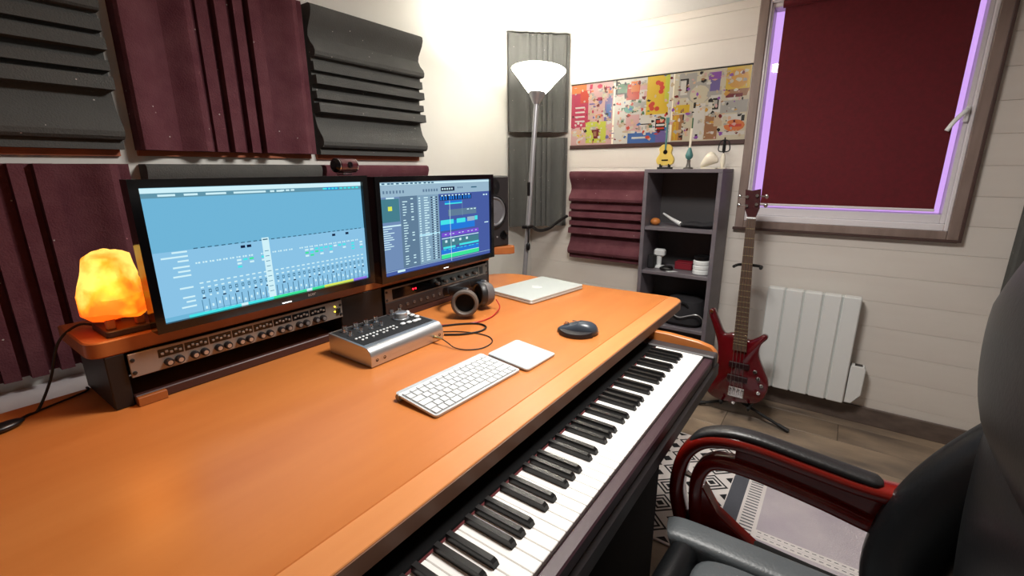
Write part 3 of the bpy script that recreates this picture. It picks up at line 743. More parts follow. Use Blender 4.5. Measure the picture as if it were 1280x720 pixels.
B_ = tag(MB().tube(smoothpath([(1.215, .812, DT+.035), (1.200, .785, DT+.016), (1.160, .772, DT+.006), (1.110, .762, DT+.003), (1.060, .768, DT+.003), (1.010, .800, DT+.003), (.960, .850, DT+.003), (.920, .885, DT+.003), (.900, .900, DT+.003)], 8), .0022, 8)
         .build('patch_cable', 'cable_red'), 'red cable running from the headphones back to the audio interface', 'cable')
B_ = tag(MB().tube(smoothpath([(.905, .865, DT+.0035), (.945, .845, DT+.0035), (1.01, .800, DT+.0035), (1.045, .755, DT+.0035), (1.035, .715, DT+.0035), (.995, .705, DT+.0035), (.945, .730, DT+.0035), (.908, .775, DT+.0035)], 8), .003, 8)
         .build('audio_cable', 'cable_black'), 'thick black cable loop beside the audio interface', 'cable')

# ================================================================== LAPTOP
A = thing('laptop', 'closed silver laptop lying on the far end of the desk', 'laptop', (1.326, .735, DT), -.155)
lw, ld = .325, .227
MB().prism(rrect(0, lw, 0, ld, .012), .002, .011, 'z', .0015).build('base', 'alu_light', A)
L_ = MB().prism(rrect(0, lw, 0, ld, .012), .0122, .0185, 'z', .0015).build('lid', 'alu_light', A)
ap = [(.0, .017), (.006, .0185), (.012, .0165), (.0155, .011), (.0125, .006), (.0125, .001), (.016, -.004), (.013, -.011), (.008, -.0165), (.003, -.0165), (0, -.0155), (-.003, -.0165), (-.008, -.0165), (-.013, -.011), (-.0165, -.003), (-.0165, .005), (-.0145, .012), (-.008, .0185)][::-1]
lg = MB().prism([(lw/2+a*1.15, ld/2+b_*1.15) for a, b_ in ap][::1], .0184, .0189, 'z')
lf = [(lw/2+.001+.004*math.cos(t)+.003, ld/2+.027+.0075*math.sin(t)) for t in [2*PI*k/12 for k in range(12)]]
lg.prism(lf, .0184, .0189, 'z').build('logo', 'white_plastic', L_)
for q in ((.02, .02), (lw-.02, .02), (.02, ld-.02), (lw-.02, ld-.02)): MB().lathe([(.006, 0), (.006, .0025)], 12, (q[0], q[1], 0)).build('foot', 'rubber', A)

# ================================================================== KEYBOARD, TRACKPAD, MOUSE
A = thing('wireless_keyboard', 'slim white and silver wireless keyboard on the desk', 'keyboard', (.5514, .4543, DT), -.0428)
kw, kd = .280, .130
def kz(y): return .0065+y/kd*.0105
base = MB(); pl = rrect(0, kw, 0, kd, .007)
base.rings([[(a, b_, kz(b_)-.0048) for a, b_ in pl], [(a, b_, kz(b_)) for a, b_ in pl]]).build('tray', 'kb_base', A)
MB().tube([(0.001, kd-.010, .0088), (kw-.001, kd-.010, .0088)], .0086, 16).build('battery_tube', 'kb_base', A)
for q in (-.0006, kw+.0006): MB().lathe([(.0075, -.0007), (.0075, .0007)], 16, (q, kd-.010, .0088), 'x').build('end_cap', 'alu_dark', A)
KH = .0166
rows = [([1]*14, .0085), ([1]*13+[1.5], KH), ([1.5]+[1]*12+[1], KH), ([1.75]+[1]*11+[1.75], KH), ([1.25]+[1]*11+[2.25], KH), ([1, 1, 1, 1.25, 5, 1.25, 1, 1, 1, 1], KH)]
keym = {}; yy = kd-.0135
for ws, hgt in rows:
    tot = sum(ws); un = (kw-.010)/tot; xx = .005; yy -= hgt+.0030
    for w_ in ws:
        kk = (round(w_*un, 4), hgt)
        if kk not in keym: keym[kk] = MB().box(.0014, kk[0]-.0014, 0, hgt, 0, .0024, .0006).mesh('key', 'white_plastic')
        inst('key', keym[kk], A, (xx, yy, kz(yy)+.0002), (math.atan(.0105/kd), 0, 0)); xx += w_*un
MB().prism(rrect(.005, kw-.005, .0055, kd-.0165, .003), .0, .0003, 'z').xf(Matrix.Translation((0, 0, .0066)) @ Matrix.Rotation(math.atan(.0105/kd), 4, 'X')).build('key_well', 'key_gap', A)
A = thing('trackpad', 'square white trackpad touching the keyboard end', 'trackpad', (.8391, .426, DT), -.0298)
pl = rrect(0, .13, 0, .13, .008)
MB().rings([[(a, b_, kz(b_)-.0045) for a, b_ in pl], [(a, b_, kz(b_)-.0002) for a, b_ in pl]]).build('shell', 'kb_base', A)
MB().rings([[(a*.976+.0016, b_*.976+.0016, kz(b_)-.0004) for a, b_ in pl], [(a*.976+.0016, b_*.976+.0016, kz(b_)+.0006) for a, b_ in pl]]).build('touch_surface', 'trackpad_white', A)
MB().tube([(.001, .120, .0088), (.129, .120, .0088)], .0084, 14).build('battery_tube', 'kb_base', A)
A = thing('computer_mouse', 'dark grey wireless mouse with a thumb rest on the desk', 'mouse', (1.155, .455, DT), .25)
A.scale = (.9, .9, .82)
out = smoothpath([(.032, -.058, 0), (.040, -.020, 0), (.038, .030, 0), (.018, .063, 0), (-.004, .070, 0), (-.021, .056, 0), (-.030, .010, 0), (-.030, -.035, 0), (-.018, -.060, 0), (.008, -.068, 0)], 4, True)
rings = []
for sc_, z_ in ((.96, .003), (1.0, .010), (.98, .022), (.88, .034), (.68, .043), (.40, .0475), (.12, .049)):
    rings.append([(q.x*sc_+.002, q.y*sc_-.006*(1-sc_), z_*(1-.38*max(0, (q.y+.01)/.075))) for q in out])
MB().rings(rings).build('body', 'mouse_body', A, sharp=60)
th = smoothpath([(-.024, .055, 0), (-.045, .040, 0), (-.058, .010, 0), (-.054, -.025, 0), (-.036, -.050, 0), (-.020, -.055, 0), (-.016, 0, 0)], 4, True)
MB().rings([[(q.x, q.y, .002) for q in th], [(q.x*1.01, q.y, .010) for q in th], [(q.x*.96-.001, q.y*.95, .018+.10*(q.x+.05)) for q in th]]).build('thumb_rest', 'mouse_side', A)
MB().lathe([(.0105, -.004), (.0105, .004)], 16, (.006, .040, .028), 'x').build('scroll_wheel', 'chrome', A)
MB().tube([(q.x*1.0+.002, q.y, .0115-.004*max(0, q.y/.06)) for q in out[36:40]+out[0:5]]+[], .0022, 6).build('trim_line', 'alu', A)
MB().box(.0035, .0085, .006, .020, .0445, .0475, .001).build('mode_button', 'chrome', A)

# ================================================================== FLOOR LAMP
bx, by = 1.895, 1.20; tx, tz = 2.073, 1.548
A = thing('floor_lamp', 'grey uplighter floor lamp with bright white cone shade', 'floor lamp', (bx, by, 0))
MB().lathe([(.125, 0), (.125, .012), (.11, .02), (.03, .028), (.016, .05)], 32).build('base', 'lamp_metal', A)
lx = (tx-bx)/(tz-.04)
def lp(z): return (lx*(z-.04), 0, z)
MB().tube([lp(.04), lp(1.56)], .0125, 14).build('pole', 'lamp_metal', A)
MB().tube([lp(1.545), lp(1.560), lp(1.585), lp(1.606)], [.016, .024, .038, .046], 24).build('shade_holder', 'lamp_metal', A)
ring = []
cx, _, cz = lp(1.60)
dirv = Vector((lx, 0, 1)).normalized()
rot = Vector((0, 0, 1)).rotation_difference(dirv).to_matrix().to_4x4()
MB().lathe([(.046, 0), (.075, .034), (.108, .074), (.138, .108), (.135, .110), (.104, .074), (.072, .036), (.042, .004)], 40).xf(Matrix.Translation((cx, 0, cz)) @ rot).build('shade', 'lamp_shade', A)
li = bpy.data.lights.new('floor_lamp_light', 'POINT'); li.energy = LAMP_POINT; li.shadow_soft_size = .05; li.color = (1, .965, .90)
lo = bpy.data.objects.new('floor_lamp_light', li); COL.objects.link(lo); lo.parent = A; lo.location = (cx+.006, 0, cz+.070)
MB().box(lp(.93)[0]-.03, lp(.93)[0]+.016, -.02, .02, .920, .938, .003).build('clamp', 'black_plastic', A)
MB().tube(smoothpath([(lp(.92)[0]-.018, -.016, .925), (lp(.9)[0]-.020, -.02, .88), (lp(.86)[0]-.016, -.02, .845)], 5), .004, 8).build('cord', 'cable_black', A)
MB().lathe([(.006, 0), (.011, .010), (.011, .030), (.005, .040)], 12, (lp(.82)[0]-.014, -.02, .808)).build('cord_switch', 'black_plastic', A)
MB().box(lp(1.12)[0]-.022, lp(1.12)[0]-.012, -.008, .008, 1.09, 1.16, .002).build('cable_clip', 'black_plastic', A)
a_ = (2.007, 1.192, .930)
tag(MB().tube(smoothpath([a_, (2.06, 1.21, .922), (2.14, 1.235, .895), (2.22, 1.25, .882), (2.31, 1.255, .885), (2.40, 1.262, .905), (2.50, 1.27, .925), (2.551, 1.27, .935)], 6), .0095, 10, None)
    .build('flexible_hose', 'rubber'), 'black flexible hose stretching from lamp pole to plum panel', 'hose')

# ================================================================== BOOKCASE
bx0, bx1, by0, by1, bh = 2.362, 2.612, .337, .717, 1.222
A = thing('bookcase', 'narrow grey open bookcase standing in the corner by the window', 'bookcase', (2.487, .527, 0))
MB().box(bx0, bx1, by0, by0+.020, 0, bh-.018, .0015).build('side_panel', 'shelf_grey', A, True)
MB().box(bx0, bx1, by1-.020, by1, 0, bh-.018, .0015).build('side_panel', 'shelf_grey', A, True)
MB().box(bx0, bx1, by0, by1, bh-.018, bh, .0015).build('top_panel', 'shelf_grey', A, True)
for z_ in (.928, .692, .40, .08):
    MB().box(bx0+.004, bx1-.006, by0+.020, by1-.020, z_-.018, z_, .0015).build('shelf', 'shelf_grey', A, True)
MB().box(bx1-.006, bx1, by0+.002, by1-.002, .06, bh-.018).build('back_panel', 'shelf_back', A, True)
MB().box(bx0+.02, bx0+.035, by0+.020, by1-.020, 0, .062).build('plinth', 'shelf_grey', A, True)

# --- ornaments on the top
def mini_guitar(name, label, loc, s, mb_body, mb_neck, mb_base, lean=0):
    t = thing(name, label, 'ornament', loc, -PI/2+.0)
    ol = smoothpath([(0, -.5, 0), (.34, -.44, 0), (.42, -.20, 0), (.27, .06, 0), (.31, .28, 0), (.17, .45, 0), (0, .47, 0), (-.17, .45, 0), (-.31, .28, 0), (-.27, .06, 0), (-.42, -.20, 0), (-.34, -.44, 0)], 3, True)
    H = s*.46
    MB().prism([(q.x*s*.46, .018+H*.5+q.y*H) for q in ol], -.010, .010, 'y', .002).build('guitar_body', mb_body, t)
    MB().lathe([(.011, 0), (.011, -.0015)], 14, (0, -.010, .018+H*.62), 'y').build('sound_hole', 'black_gloss', t)
    MB().box(-.014*s/.2, .014*s/.2, -.0125, -.0095, .018+H*.22, .018+H*.28).build('bridge', 'black_gloss', t)
    MB().box(-.0045, .0045, -.013, -.006, .018+H*.72, .018+H+s*.42, .001).build('guitar_neck', mb_neck, t)
    MB().box(-.008, .008, -.012, -.006, .018+H+s*.42, .018+H+s*.54, .001).build('headstock', mb_neck, t)
    MB().prism(rrect(-.036, .036, -.022, .022, .008), 0, .010, 'z', .001).build('stand_base', mb_base, t)
    for q in (-.022, .022): MB().box(q-.003, q+.003, -.016, .016, .009, .026, .001).build('stand_fork', mb_base, t)
    return t
mini_guitar('miniature_guitar', 'miniature yellow acoustic guitar on the bookcase top', (2.44, .638, bh), .235, 'yellow_wood', 'teal', 'black_matte')
t = thing('miniature_figurine', 'slim teal and grey miniature instrument on the bookcase top', 'ornament', (2.44, .520, bh))
MB().lathe([(.024, 0), (.024, .006), (.012, .010), (.008, .030), (.010, .044)], 16).build('stand', 'alu_dark', t)
MB().lathe([(.005, .044), (.016, .054), (.019, .066), (.013, .084), (.006, .104)], 16).build('body', 'teal', t)
MB().tube([(0, 0, .100), (0, -.002, .195)], .0055, 8).build('neck', 'cream', t)
t = thing('white_ornament', 'small white shell shaped ornament on the bookcase top', 'ornament', (2.43, .418, bh))
sh = []
for i in range(9):
    f_ = i/8; r = .006+.030*math.sin(PI*min(1, f_*.85+.1)); sh.append([(r*.8*math.cos(2*PI*k/16), .038-f_*.078, .004+r*.9+f_*.026+r*.9*math.sin(2*PI*k/16)) for k in range(16)])
MB().rings(sh).build('shell', 'cream', t)
MB().prism(rrect(-.022, .022, -.036, .036, .01), 0, .006, 'z', .001).build('foot', 'cream', t)
t = thing('wire_ornament', 'dark wire framed miniature standing behind the white shell ornament', 'ornament', (2.50, .372, bh))
MB().prism(rrect(-.02, .02, -.020, .020, .006), 0, .006, 'z', .001).build('foot', 'cream', t)
MB().lathe([(.006, .006), (.012, .03), (.010, .06), (.004, .075)], 14).build('body', 'cream', t)
for a in (0, PI/2):
    MB().tube(smoothpath([(.022*math.cos(a), .022*math.sin(a), .085), (.024*math.cos(a), .024*math.sin(a), .115), (.014*math.cos(a), .014*math.sin(a), .135), (-.014*math.cos(a), -.014*math.sin(a), .135), (-.024*math.cos(a), -.024*math.sin(a), .115), (-.022*math.cos(a), -.022*math.sin(a), .085)], 4, True), .0028, 6, closed=True).build('wire_loop', 'black_matte', t)
MB().tube([(0, 0, .07), (0, 0, .15)], .0035, 8).build('stem', 'black_matte', t)

# --- shelf contents
before = set(COL.objects)
S1, S2, S3 = .9285, .6925, .4005
t = thing('wooden_rattle', 'round orange wooden rattle on the top shelf of the bookcase', 'ornament', (2.40, .655, S1))
MB().sphere((0, 0, .020), .026, .026, .020).build('ball', 'orange_wood', t)
MB().tube([(0, .0, .020), (.05, .018, .010)], .005, 8).build('handle', 'dark_wood', t)
tag(MB().tube([(2.45, .630, S1+.060), (2.42, .575, S1+.036), (2.40, .520, S1+.014)], [.005, .008, .011], 10).build('white_tube', 'white_plastic'), 'white tapered tube leaning on the top shelf of the bookcase', 'tube')
tag(MB().rings([[(2.40+.045*math.cos(2*PI*k/14)*r, y_, S1+.001+.018*h_+.018*h_*math.sin(2*PI*k/14)) for k in range(14)] for y_, r, h_ in ((.515, .4, .5), (.49, .8, .8), (.45, 1, .9), (.41, .95, .7), (.375, 1, .95), (.352, .7, 1.1))])
    .build('cloth_bundle', 'dark_cloth'), 'flat black cloth bundle on the top shelf of the bookcase', 'cloth')
t = thing('white_camera', 'white webcam shaped gadget on a stem, middle bookcase shelf', 'gadget', (2.43, .628, S2))
MB().box(-.02, .02, -.030, .028, .065, .105, .008).build('head', 'white_plastic', t)
MB().tube([(0, 0, .01), (0, 0, .068)], [.012, .015], 10).build('stem', 'white_plastic', t)
MB().prism(rrect(-.025, .025, -.028, .028, .01), 0, .012, 'z', .002).build('foot', 'white_plastic', t)
t = thing('small_speaker', 'small dark speaker box at the left side of the middle bookcase shelf', 'speaker', (2.40, .658, S2))
MB().box(-.02, .02, -.018, .018, 0, .075, .004).build('case', 'black_matte', t); MB().box(-.0215, -.0195, -.014, .014, .008, .066, .001).build('grille', 'dark_cloth', t)
tag(MB().tube(smoothpath([(2.38, .60, S2+.008), (2.36, .575, S2+.012), (2.37, .545, S2+.010), (2.40, .55, S2+.014), (2.41, .585, S2+.012)], 5, True), .008, 8, closed=True).build('cable_coil', 'cable_black'), 'coiled black cable on the middle bookcase shelf', 'cable')
t = thing('red_tin', 'small dark red box on the middle shelf of the bookcase', 'box', (2.47, .500, S2))
MB().box(-.03, .03, -.045, .045, 0, .034, .003).build('tin', 'red_box', t); MB().box(-.031, .031, -.046, .046, .034, .042, .003).build('lid', 'red_box', t)
tag(MB().prism([(.0+2.34, .545), (2.37, .505), (2.385, .53), (2.355, .565)], S2+.0005, S2+.0015, 'z').build('paper_note', 'white_plastic'), 'small scrap of white paper on the middle shelf front', 'paper')
for i in range(3):
    tag(MB().lathe([(.038, 0), (.041, .004), (.041, .020), (.038, .024)], 24, (2.39, .395, S2+.0005+i*.0245)).build('white_tin', 'white_plastic'),
        ['bottom white round tin of the stack on the middle shelf', 'middle white round tin of the stack on the middle shelf', 'upper white round tin of the stack, under the black one'][i], 'tin', 'white tins')
tag(MB().lathe([(.036, 0), (.038, .003), (.038, .018), (.030, .022), (.012, .024)], 24, (2.39, .395, S2+.0745)).build('black_tin', 'black_plastic'), 'black round tin on top of the white tin stack', 'tin')
t = thing('gear_bag', 'dark rounded gear bag on the lower bookcase shelf', 'bag', (2.44, .47, S3))
MB().rings([[( .10*c*math.copysign(abs(math.cos(q))**.6, math.cos(q)), .105*c*math.copysign(abs(math.sin(q))**.6, math.sin(q)), z_) for q in [2*PI*k/24 for k in range(24)]] for z_, c in ((0, .85), (.02, 1), (.10, .98), (.135, .85), (.150, .5))]).build('bag_body', 'dark_cloth', t)
MB().tube(smoothpath([(-.09, .04, .11), (-.105, .02, .14), (-.105, -.02, .14), (-.09, -.04, .11)], 5), .006, 8).build('handle', 'black_matte', t)
tag(MB().tube(smoothpath([(2.325, .56, S3+.095), (2.33, .52, S3+.080), (2.325, .47, S3+.060), (2.33, .42, S3+.075), (2.335, .38, S3+.085), (2.345, .352, S3+.06), (2.35, .352, S3+.006)], 6), .0028, 8).build('white_cable', 'alu'), 'thin pale cable hanging in front of the gear bag', 'cable')
for i in range(4):
    tag(MB().box(2.36+.004*i, 2.56-.003*i, .598, .678, S3+.0005+i*.026, S3+.0255+i*.026, .002).build('book', ['cream', 'teal', 'red_box', 'white_plastic'][i]),
        ['cream book at the bottom of the pile, lower bookcase shelf', 'teal book in the pile on the lower bookcase shelf', 'red book in the pile on the lower bookcase shelf', 'white book topmost in the pile on the lower shelf'][i], 'book', 'pile on the lower shelf')

for o in COL.objects:
    if o not in before and o.parent is None: o.location.x += .042; o.location.y += .012

# ================================================================== POSTER
A = thing('collage_poster', 'wide colourful collage poster hanging on the far wall', 'poster', (XF, .80, 1.365))
py0, py1, pz0, pz1 = 1.297, .308, 1.366, 1.712
MB().box(XF-.006, XF-.0015, py1, py0, pz0, pz1, .0005).build('poster_board', 'cream', A, True)
MB().box(XF-.012, XF-.001, py1-.004, py0+.004, pz0-.022, pz0, .002).build('bottom_rail', 'dark_wood', A, True)
MB().box(XF-.009, XF-.001, py1-.004, py0+.004, pz1, pz1+.006, .001).build('top_rail', 'black_matte', A, True)
PC = dict(magenta=(182,52,84), orange=(216,122,66), pink=(212,168,166), white=(214,210,203), yellow=(214,180,56), lime=(196,200,76), dkred=(110,24,30), violet=(112,98,158), blue=(70,108,172),
          black=(40,38,36), green=(70,110,80), red=(198,70,54), teal2=(90,150,140), grey=(170,168,162), cream2=(208,197,173), gold2=(206,152,60), brown=(156,112,80), purple=(140,80,170), tan=(198,176,148), skin=(222,180,150))
for k_, c in PC.items(): mat('print_'+k_, tuple(int(v*.86) for v in c), .25)
pr = MB(); names = []; lay = [0]
def patch(c, u0, v0, u1, v1, sk=0.0, wv=None):
    if c not in names: names.append(c)
    pr.cur = names.index(c); lay[0] += 1; x_ = XF-.0061-lay[0]*2.5e-6
    Y = lambda u: py0+(py1-py0)*u
    Z = lambda v: pz1+(pz0-pz1)*v
    pr.add([(x_, Y(u0), Z(v0)), (x_, Y(u0+sk), Z(v1)), (x_, Y(u1+sk), Z(v1)), (x_, Y(u1), Z(v0))], [(0, 1, 2, 3)])
def blob(c, u, v, ru, rv, n=12, a0=0, a1=2*PI):
    if c not in names: names.append(c)
    pr.cur = names.index(c); lay[0] += 1; x_ = XF-.0061-lay[0]*2.5e-6
    pr.add([(x_, py0+(py1-py0)*(u+ru*math.cos(a0+(a1-a0)*k/n)), pz1+(pz0-pz1)*(v+rv*math.sin(a0+(a1-a0)*k/n))) for k in range(n)], [tuple(range(n))])
rp = random.Random(11)
def confetti(u0, v0, u1, v1, n, cols, smin=.01, smax=.04):
    for _ in range(n):
        a, b_ = rp.uniform(u0, u1-smax*.6), rp.uniform(v0, v1-.1); w_, h_ = rp.uniform(smin, smax), rp.uniform(.02, .10)
        if rp.random() < .55: patch(rp.choice(cols), a, b_, min(a+w_, u1), min(b_+h_, v1-.01), rp.uniform(-.004, .004))
        else: blob(rp.choice(cols), a+w_/2, b_+h_/2, w_/2, h_/2)
# left third
patch('pink', 0, 0, .275, 1); confetti(.10, 0, .27, 1, 70, ['white', 'skin', 'pink', 'orange', 'violet', 'cream2', 'grey', 'magenta', 'tan'])
patch('orange', 0, 0, .10, .18); patch('magenta', 0, .14, .115, .70); patch('red', .06, .1, .115, .3)
for q in range(4): patch('white', .025, .36+q*.075, .09, .385+q*.075, .004)
for q in range(3): blob('white', .03+.02*q, .66-.03*(q % 2), .008, .02)
confetti(0, .70, .1, 1, 16, ['white', 'cream2', 'pink', 'skin', 'yellow'])
patch('lime', .10, .62, .235, .97, .004); patch('dkred', .140, .74, .195, .80, .006); patch('dkred', .150, .80, .188, .90, .008); patch('grey', .135, .70, .185, .75, -.006); patch('brown', .155, .78, .175, .86)
patch('violet', .225, .26, .27, .62, -.004); patch('blue', .235, .35, .262, .55)
# middle third
patch('white', .285, 0, .62, 1); confetti(.29, 0, .60, 1, 90, ['white', 'grey', 'cream2', 'tan', 'pink', 'green', 'white', 'red', 'black'])
patch('black', .288, 0, .36, .22); patch('green', .30, .06, .37, .20); patch('white', .30, .0, .44, .06, .02); patch('red', .36, .08, .435, .32, -.004); patch('orange', .38, .04, .43, .2)
blob('teal2', .375, .46, .03, .06); patch('grey', .41, .36, .50, .46); patch('pink', .36, .55, .44, .80); patch('white', .44, .56, .52, .72); patch('black', .445, .70, .51, .716)
patch('yellow', .475, 0, .60, .57, .0); patch('lime', .575, 0, .60, .4)
for q in range(9): blob('red', .50+.06*rp.random(), .10+.42*rp.random(), .014, .035)
patch('blue', .375, .84, .545, 1); patch('violet', .54, .80, .60, 1); patch('white', .40, .90, .50, .93)
patch('black', .535, .64, .59, .82); patch('red', .54, .66, .585, .70); patch('white', .54, .72, .585, .75); patch('red', .54, .77, .585, .80)
# right third
patch('cream2', .625, 0, 1, 1); confetti(.63, 0, .99, 1, 80, ['cream2', 'white', 'grey', 'tan', 'grey', 'white', 'skin'])
patch('grey', .65, .02, .74, .36); patch('white', .66, .12, .70, .32); patch('black', .688, .10, .70, .27); patch('black', .655, .09, .70, .11)
for q, c in ((.82, .06),): blob('grey', .76, .30, .065, .16); blob('cream2', .76, .33, .05, .13)
patch('yellow', .628, .46, .715, .58); patch('gold2', .630, .60, .665, .98); patch('yellow', .638, .62, .650, .97); patch('brown', .665, .60, .690, .98); patch('black', .683, .6, .690, .97)
patch('white', .735, .46, .795, .98); patch('black', .735, .44, .748, .52); patch('black', .755, .90, .768, .97); patch('green', .735, .66, .742, .92)
patch('purple', .80, .04, .86, .14); patch('violet', .81, .14, .858, .30); patch('grey', .80, .30, .87, .36); patch('white', .81, .36, .87, .60); patch('black', .83, .40, .86, .56); patch('grey', .836, .43, .853, .52)
patch('brown', .80, .64, .865, .98); patch('tan', .845, .62, .885, .8)
patch('yellow', .885, .0, .998, .34); blob('gold2', .94, .16, .05, .13); patch('brown', .90, .30, .998, .40, -.01); patch('dkred', .89, .36, .97, .41)
patch('grey', .87, .45, .998, .62); patch('white', .88, .64, .99, .72); blob('orange', .945, .80, .05, .085); patch('red', .92, .78, .98, .82); patch('black', .975, .66, .99, .74); patch('white', .88, .88, .998, .93)
allc = ['white', 'cream2', 'grey', 'tan', 'black', 'skin', 'brown', 'pink', 'cream2', 'white', 'dkred']
for _ in range(520):
    a, b_ = rp.random()*.985, rp.random()*.96
    if a < .115 and .0 < b_ < .66 and rp.random() < .8: continue
    if .475 < a < .60 and b_ < .55 and rp.random() < .8: continue
    c = rp.choice(allc+(['violet', 'orange', 'magenta'] if a < .28 else ['green', 'red', 'blue'] if a < .62 else ['gold2', 'purple', 'grey']))
    if c not in names: names.append(c)
    pr.cur = names.index(c); lay[0] += 1; x_ = XF-.0061-lay[0]*2.5e-6; nn = rp.randint(4, 7); ru, rv = rp.uniform(.003, .015), rp.uniform(.008, .034)
    pr.add([(x_, py0+(py1-py0)*min(.998, max(.002, a+ru*rp.uniform(.5, 1.3)*math.cos(2*PI*k/nn+a*9))), pz1+(pz0-pz1)*min(.995, max(.005, b_+rv*rp.uniform(.5, 1.3)*math.sin(2*PI*k/nn+a*9)))) for k in range(nn)], [tuple(range(nn))])
pr.build('collage_print', ['print_'+c for c in names], A, True, smooth=False)

# ================================================================== RADIATOR
A = thing('electric_radiator', 'white electric panel radiator with vertical grooves below the window', 'radiator', (2.59, -.09, .11))
ry0, ry1, rz0, rz1, rx = -.284, .106, .112, .642, 2.548
edges = [ry1, .026, -.054, -.133, -.209, ry0]
for i in range(5): MB().box(rx, rx+.05, edges[i+1]+.0035, edges[i]-.0035, rz0, rz1, .004).build('fin_panel', 'rad_white', A, True)
MB().box(rx+.006, rx+.052, ry0+.003, ry1-.003, rz0+.003, rz1-.003, .002).build('core', 'rad_groove', A, True)
MB().prism([(-.345, .170), (-.345, .300), (-.338, .312), (-.290, .312), (-.286, .300), (-.286, .118), (-.312, .118)][::-1], rx+.008, rx+.05, 'x', .003).build('control_box', 'rad_white', A, True)
MB().box(rx+.014, rx+.044, -.332, -.302, .3115, .3135, .0005).build('control_display', 'black_gloss', A, True)
for q in (-.22, .04): MB().box(rx+.05, XF-.001, q-.012, q+.012, .50, .54, .002).build('wall_bracket', 'rad_groove', A, True)
for q in (-.22, .04): MB().box(rx+.05, XF-.015, q-.012, q+.012, .18, .21, .002).build('wall_bracket', 'rad_groove', A, True)

# ================================================================== BASS GUITAR on its stand
BA = math.atan(.09)
A = thing('bass_guitar', 'glossy dark red electric bass guitar upright on a black stand', 'bass guitar', (2.30, 0, .089), rot=(PI/2, 0, 0))
# local frame: u = -Y world (to the right), v up along the neck, w towards the room (-X, tilted)
e_u = Vector((0, -1, 0)); e_v = Vector((math.sin(BA), 0, math.cos(BA))); e_w = e_u.cross(e_v)
A.rotation_euler = Matrix((e_u, e_v, e_w)).transposed().to_euler()
def F(l): return [(-y, v) for y, v in l]
bodyo = F([(0.2057,0.3509),(0.2431,0.3423),(0.2766,0.3998),(0.3006,0.4487),(0.3131,0.4573),(0.3255,0.4487),(0.3265,0.4286),(0.2996,0.3653),(0.2757,0.3068),(0.2642,0.2598),(0.2613,0.1956),(0.2718,0.1227),(0.2901,0.0594),(0.2910,0.0288),(0.2594,0.0038),(0.1999,-0.0058),(0.1319,0.0058),(0.0667,0.0201),(0.0369,0.0489),(0.0216,0.1016),(0.0264,0.1486),(0.0475,0.1908),(0.0695,0.2330),(0.0830,0.2771),(0.0772,0.3183),(0.0561,0.3490),(0.0571,0.3643),(0.0734,0.3682),(0.0925,0.3519),(0.1232,0.3317),(0.1395,0.3308)])
bo = [(q.x, q.y) for q in smoothpath([(a, b_, 0) for a, b_ in bodyo], 3, True)]
ar = sum(bo[i-1][0]*bo[i][1]-bo[i][0]*bo[i-1][1] for i in range(len(bo)))
if ar < 0: bo = bo[::-1]
MB().prism(bo, -.040, 0, 'z', .006).build('body', 'bass_red', A, sharp=50)
def nk(v):   # neck centre and half width along v
    t = (v-.268)/(.911-.268); return (-(.1640+(.1937-.1640)*t), .0312*(1-t)+.0190*t)
vs_ = [.272, .48, .67, .911]
nb = MB(); nb.rings([[(nk(v)[0]-nk(v)[1], v, .004), (nk(v)[0], v, -.014), (nk(v)[0]+nk(v)[1], v, .004), (nk(v)[0]+nk(v)[1], v, .010), (nk(v)[0]-nk(v)[1], v, .010)] for v in (.330, .48, .67, .925)]).build('neck', 'headstock', A)
nb = MB(); nb.rings([[(nk(v)[0]-nk(v)[1], v, .0102), (nk(v)[0]+nk(v)[1], v, .0102), (nk(v)[0]+nk(v)[1], v, .0145), (nk(v)[0]-nk(v)[1], v, .0145)] for v in vs_]).build('fretboard', 'bass_neck', A)
fr_i = 0
while fr_i < 22:
    fr_i += 1; vf = .911-(.911-.067)*(1-2**(-fr_i/12))
    if vf < .278: break
    c, hw = nk(vf); MB().box(c-hw+.0008, c+hw-.0008, vf-.0018, vf+.0018, .0143, .0160, .0005).build('fret', 'fret', A)
hd = F([(0.2105,0.9157),(0.2268,0.9521),(0.2306,0.9972),(0.2354,1.0432),(0.2066,1.0384),(0.1721,1.0470),(0.1692,1.0067),(0.1664,0.9578),(0.1779,0.9157)])[::-1]
arh = sum(hd[i-1][0]*hd[i][1]-hd[i][0]*hd[i-1][1] for i in range(len(hd)))
if arh < 0: hd = hd[::-1]
HS = MB().prism(hd, -.008, .008, 'z', .002).build('headstock', 'headstock', A)
c, hw = nk(.913); MB().box(c-hw, c+hw, .909, .917, .0102, .0165, .0008).build('nut', 'white_plastic', A)
for (y_, v_, s_) in ((.2220, 1.009, -1), (.2200, .968, -1), (.1817, 1.016, 1), (.1798, .976, 1)):
    MB().lathe([(.006, .008), (.006, .018), (.007, .020)], 12, (-y_, v_, 0)).build('string_post', 'chrome', HS)
    o = MB().tube([(-y_, v_, -.004), (-y_+s_*.030, v_-.002*s_, -.004)], .003, 8); o.sphere((-y_+s_*.036, v_-.002*s_, -.004), .009, .011, .005, 10, 8).build('tuner', 'chrome', HS)
for i in range(4):
    f_ = (i-1.5)/1.5; c0, h0 = nk(.911); c1, h1 = nk(.268)
    MB().tube([(c0+f_*h0*.72, .913, .017), (c1+f_*h1*.74, .268, .020), (-.155+f_*.0273, .062, .021)], .0011-.0001*i, 6).build('string', 'alu_dark', A)
for v_ in (.197, .130): MB().box(-.158-.046, -.158+.046, v_-.014, v_+.014, .0002, .011, .003).build('pickup', 'pickup_cover', A)
br = MB().box(-.155-.035, -.155+.035, .034, .084, .0002, .010, .002).build('bridge', 'chrome', A)
for i in range(4): MB().box(-.155+(i-1.5)*.0182-.006, -.155+(i-1.5)*.0182+.006, .048, .073, .010, .018, .002).build('saddle', 'chrome', br)
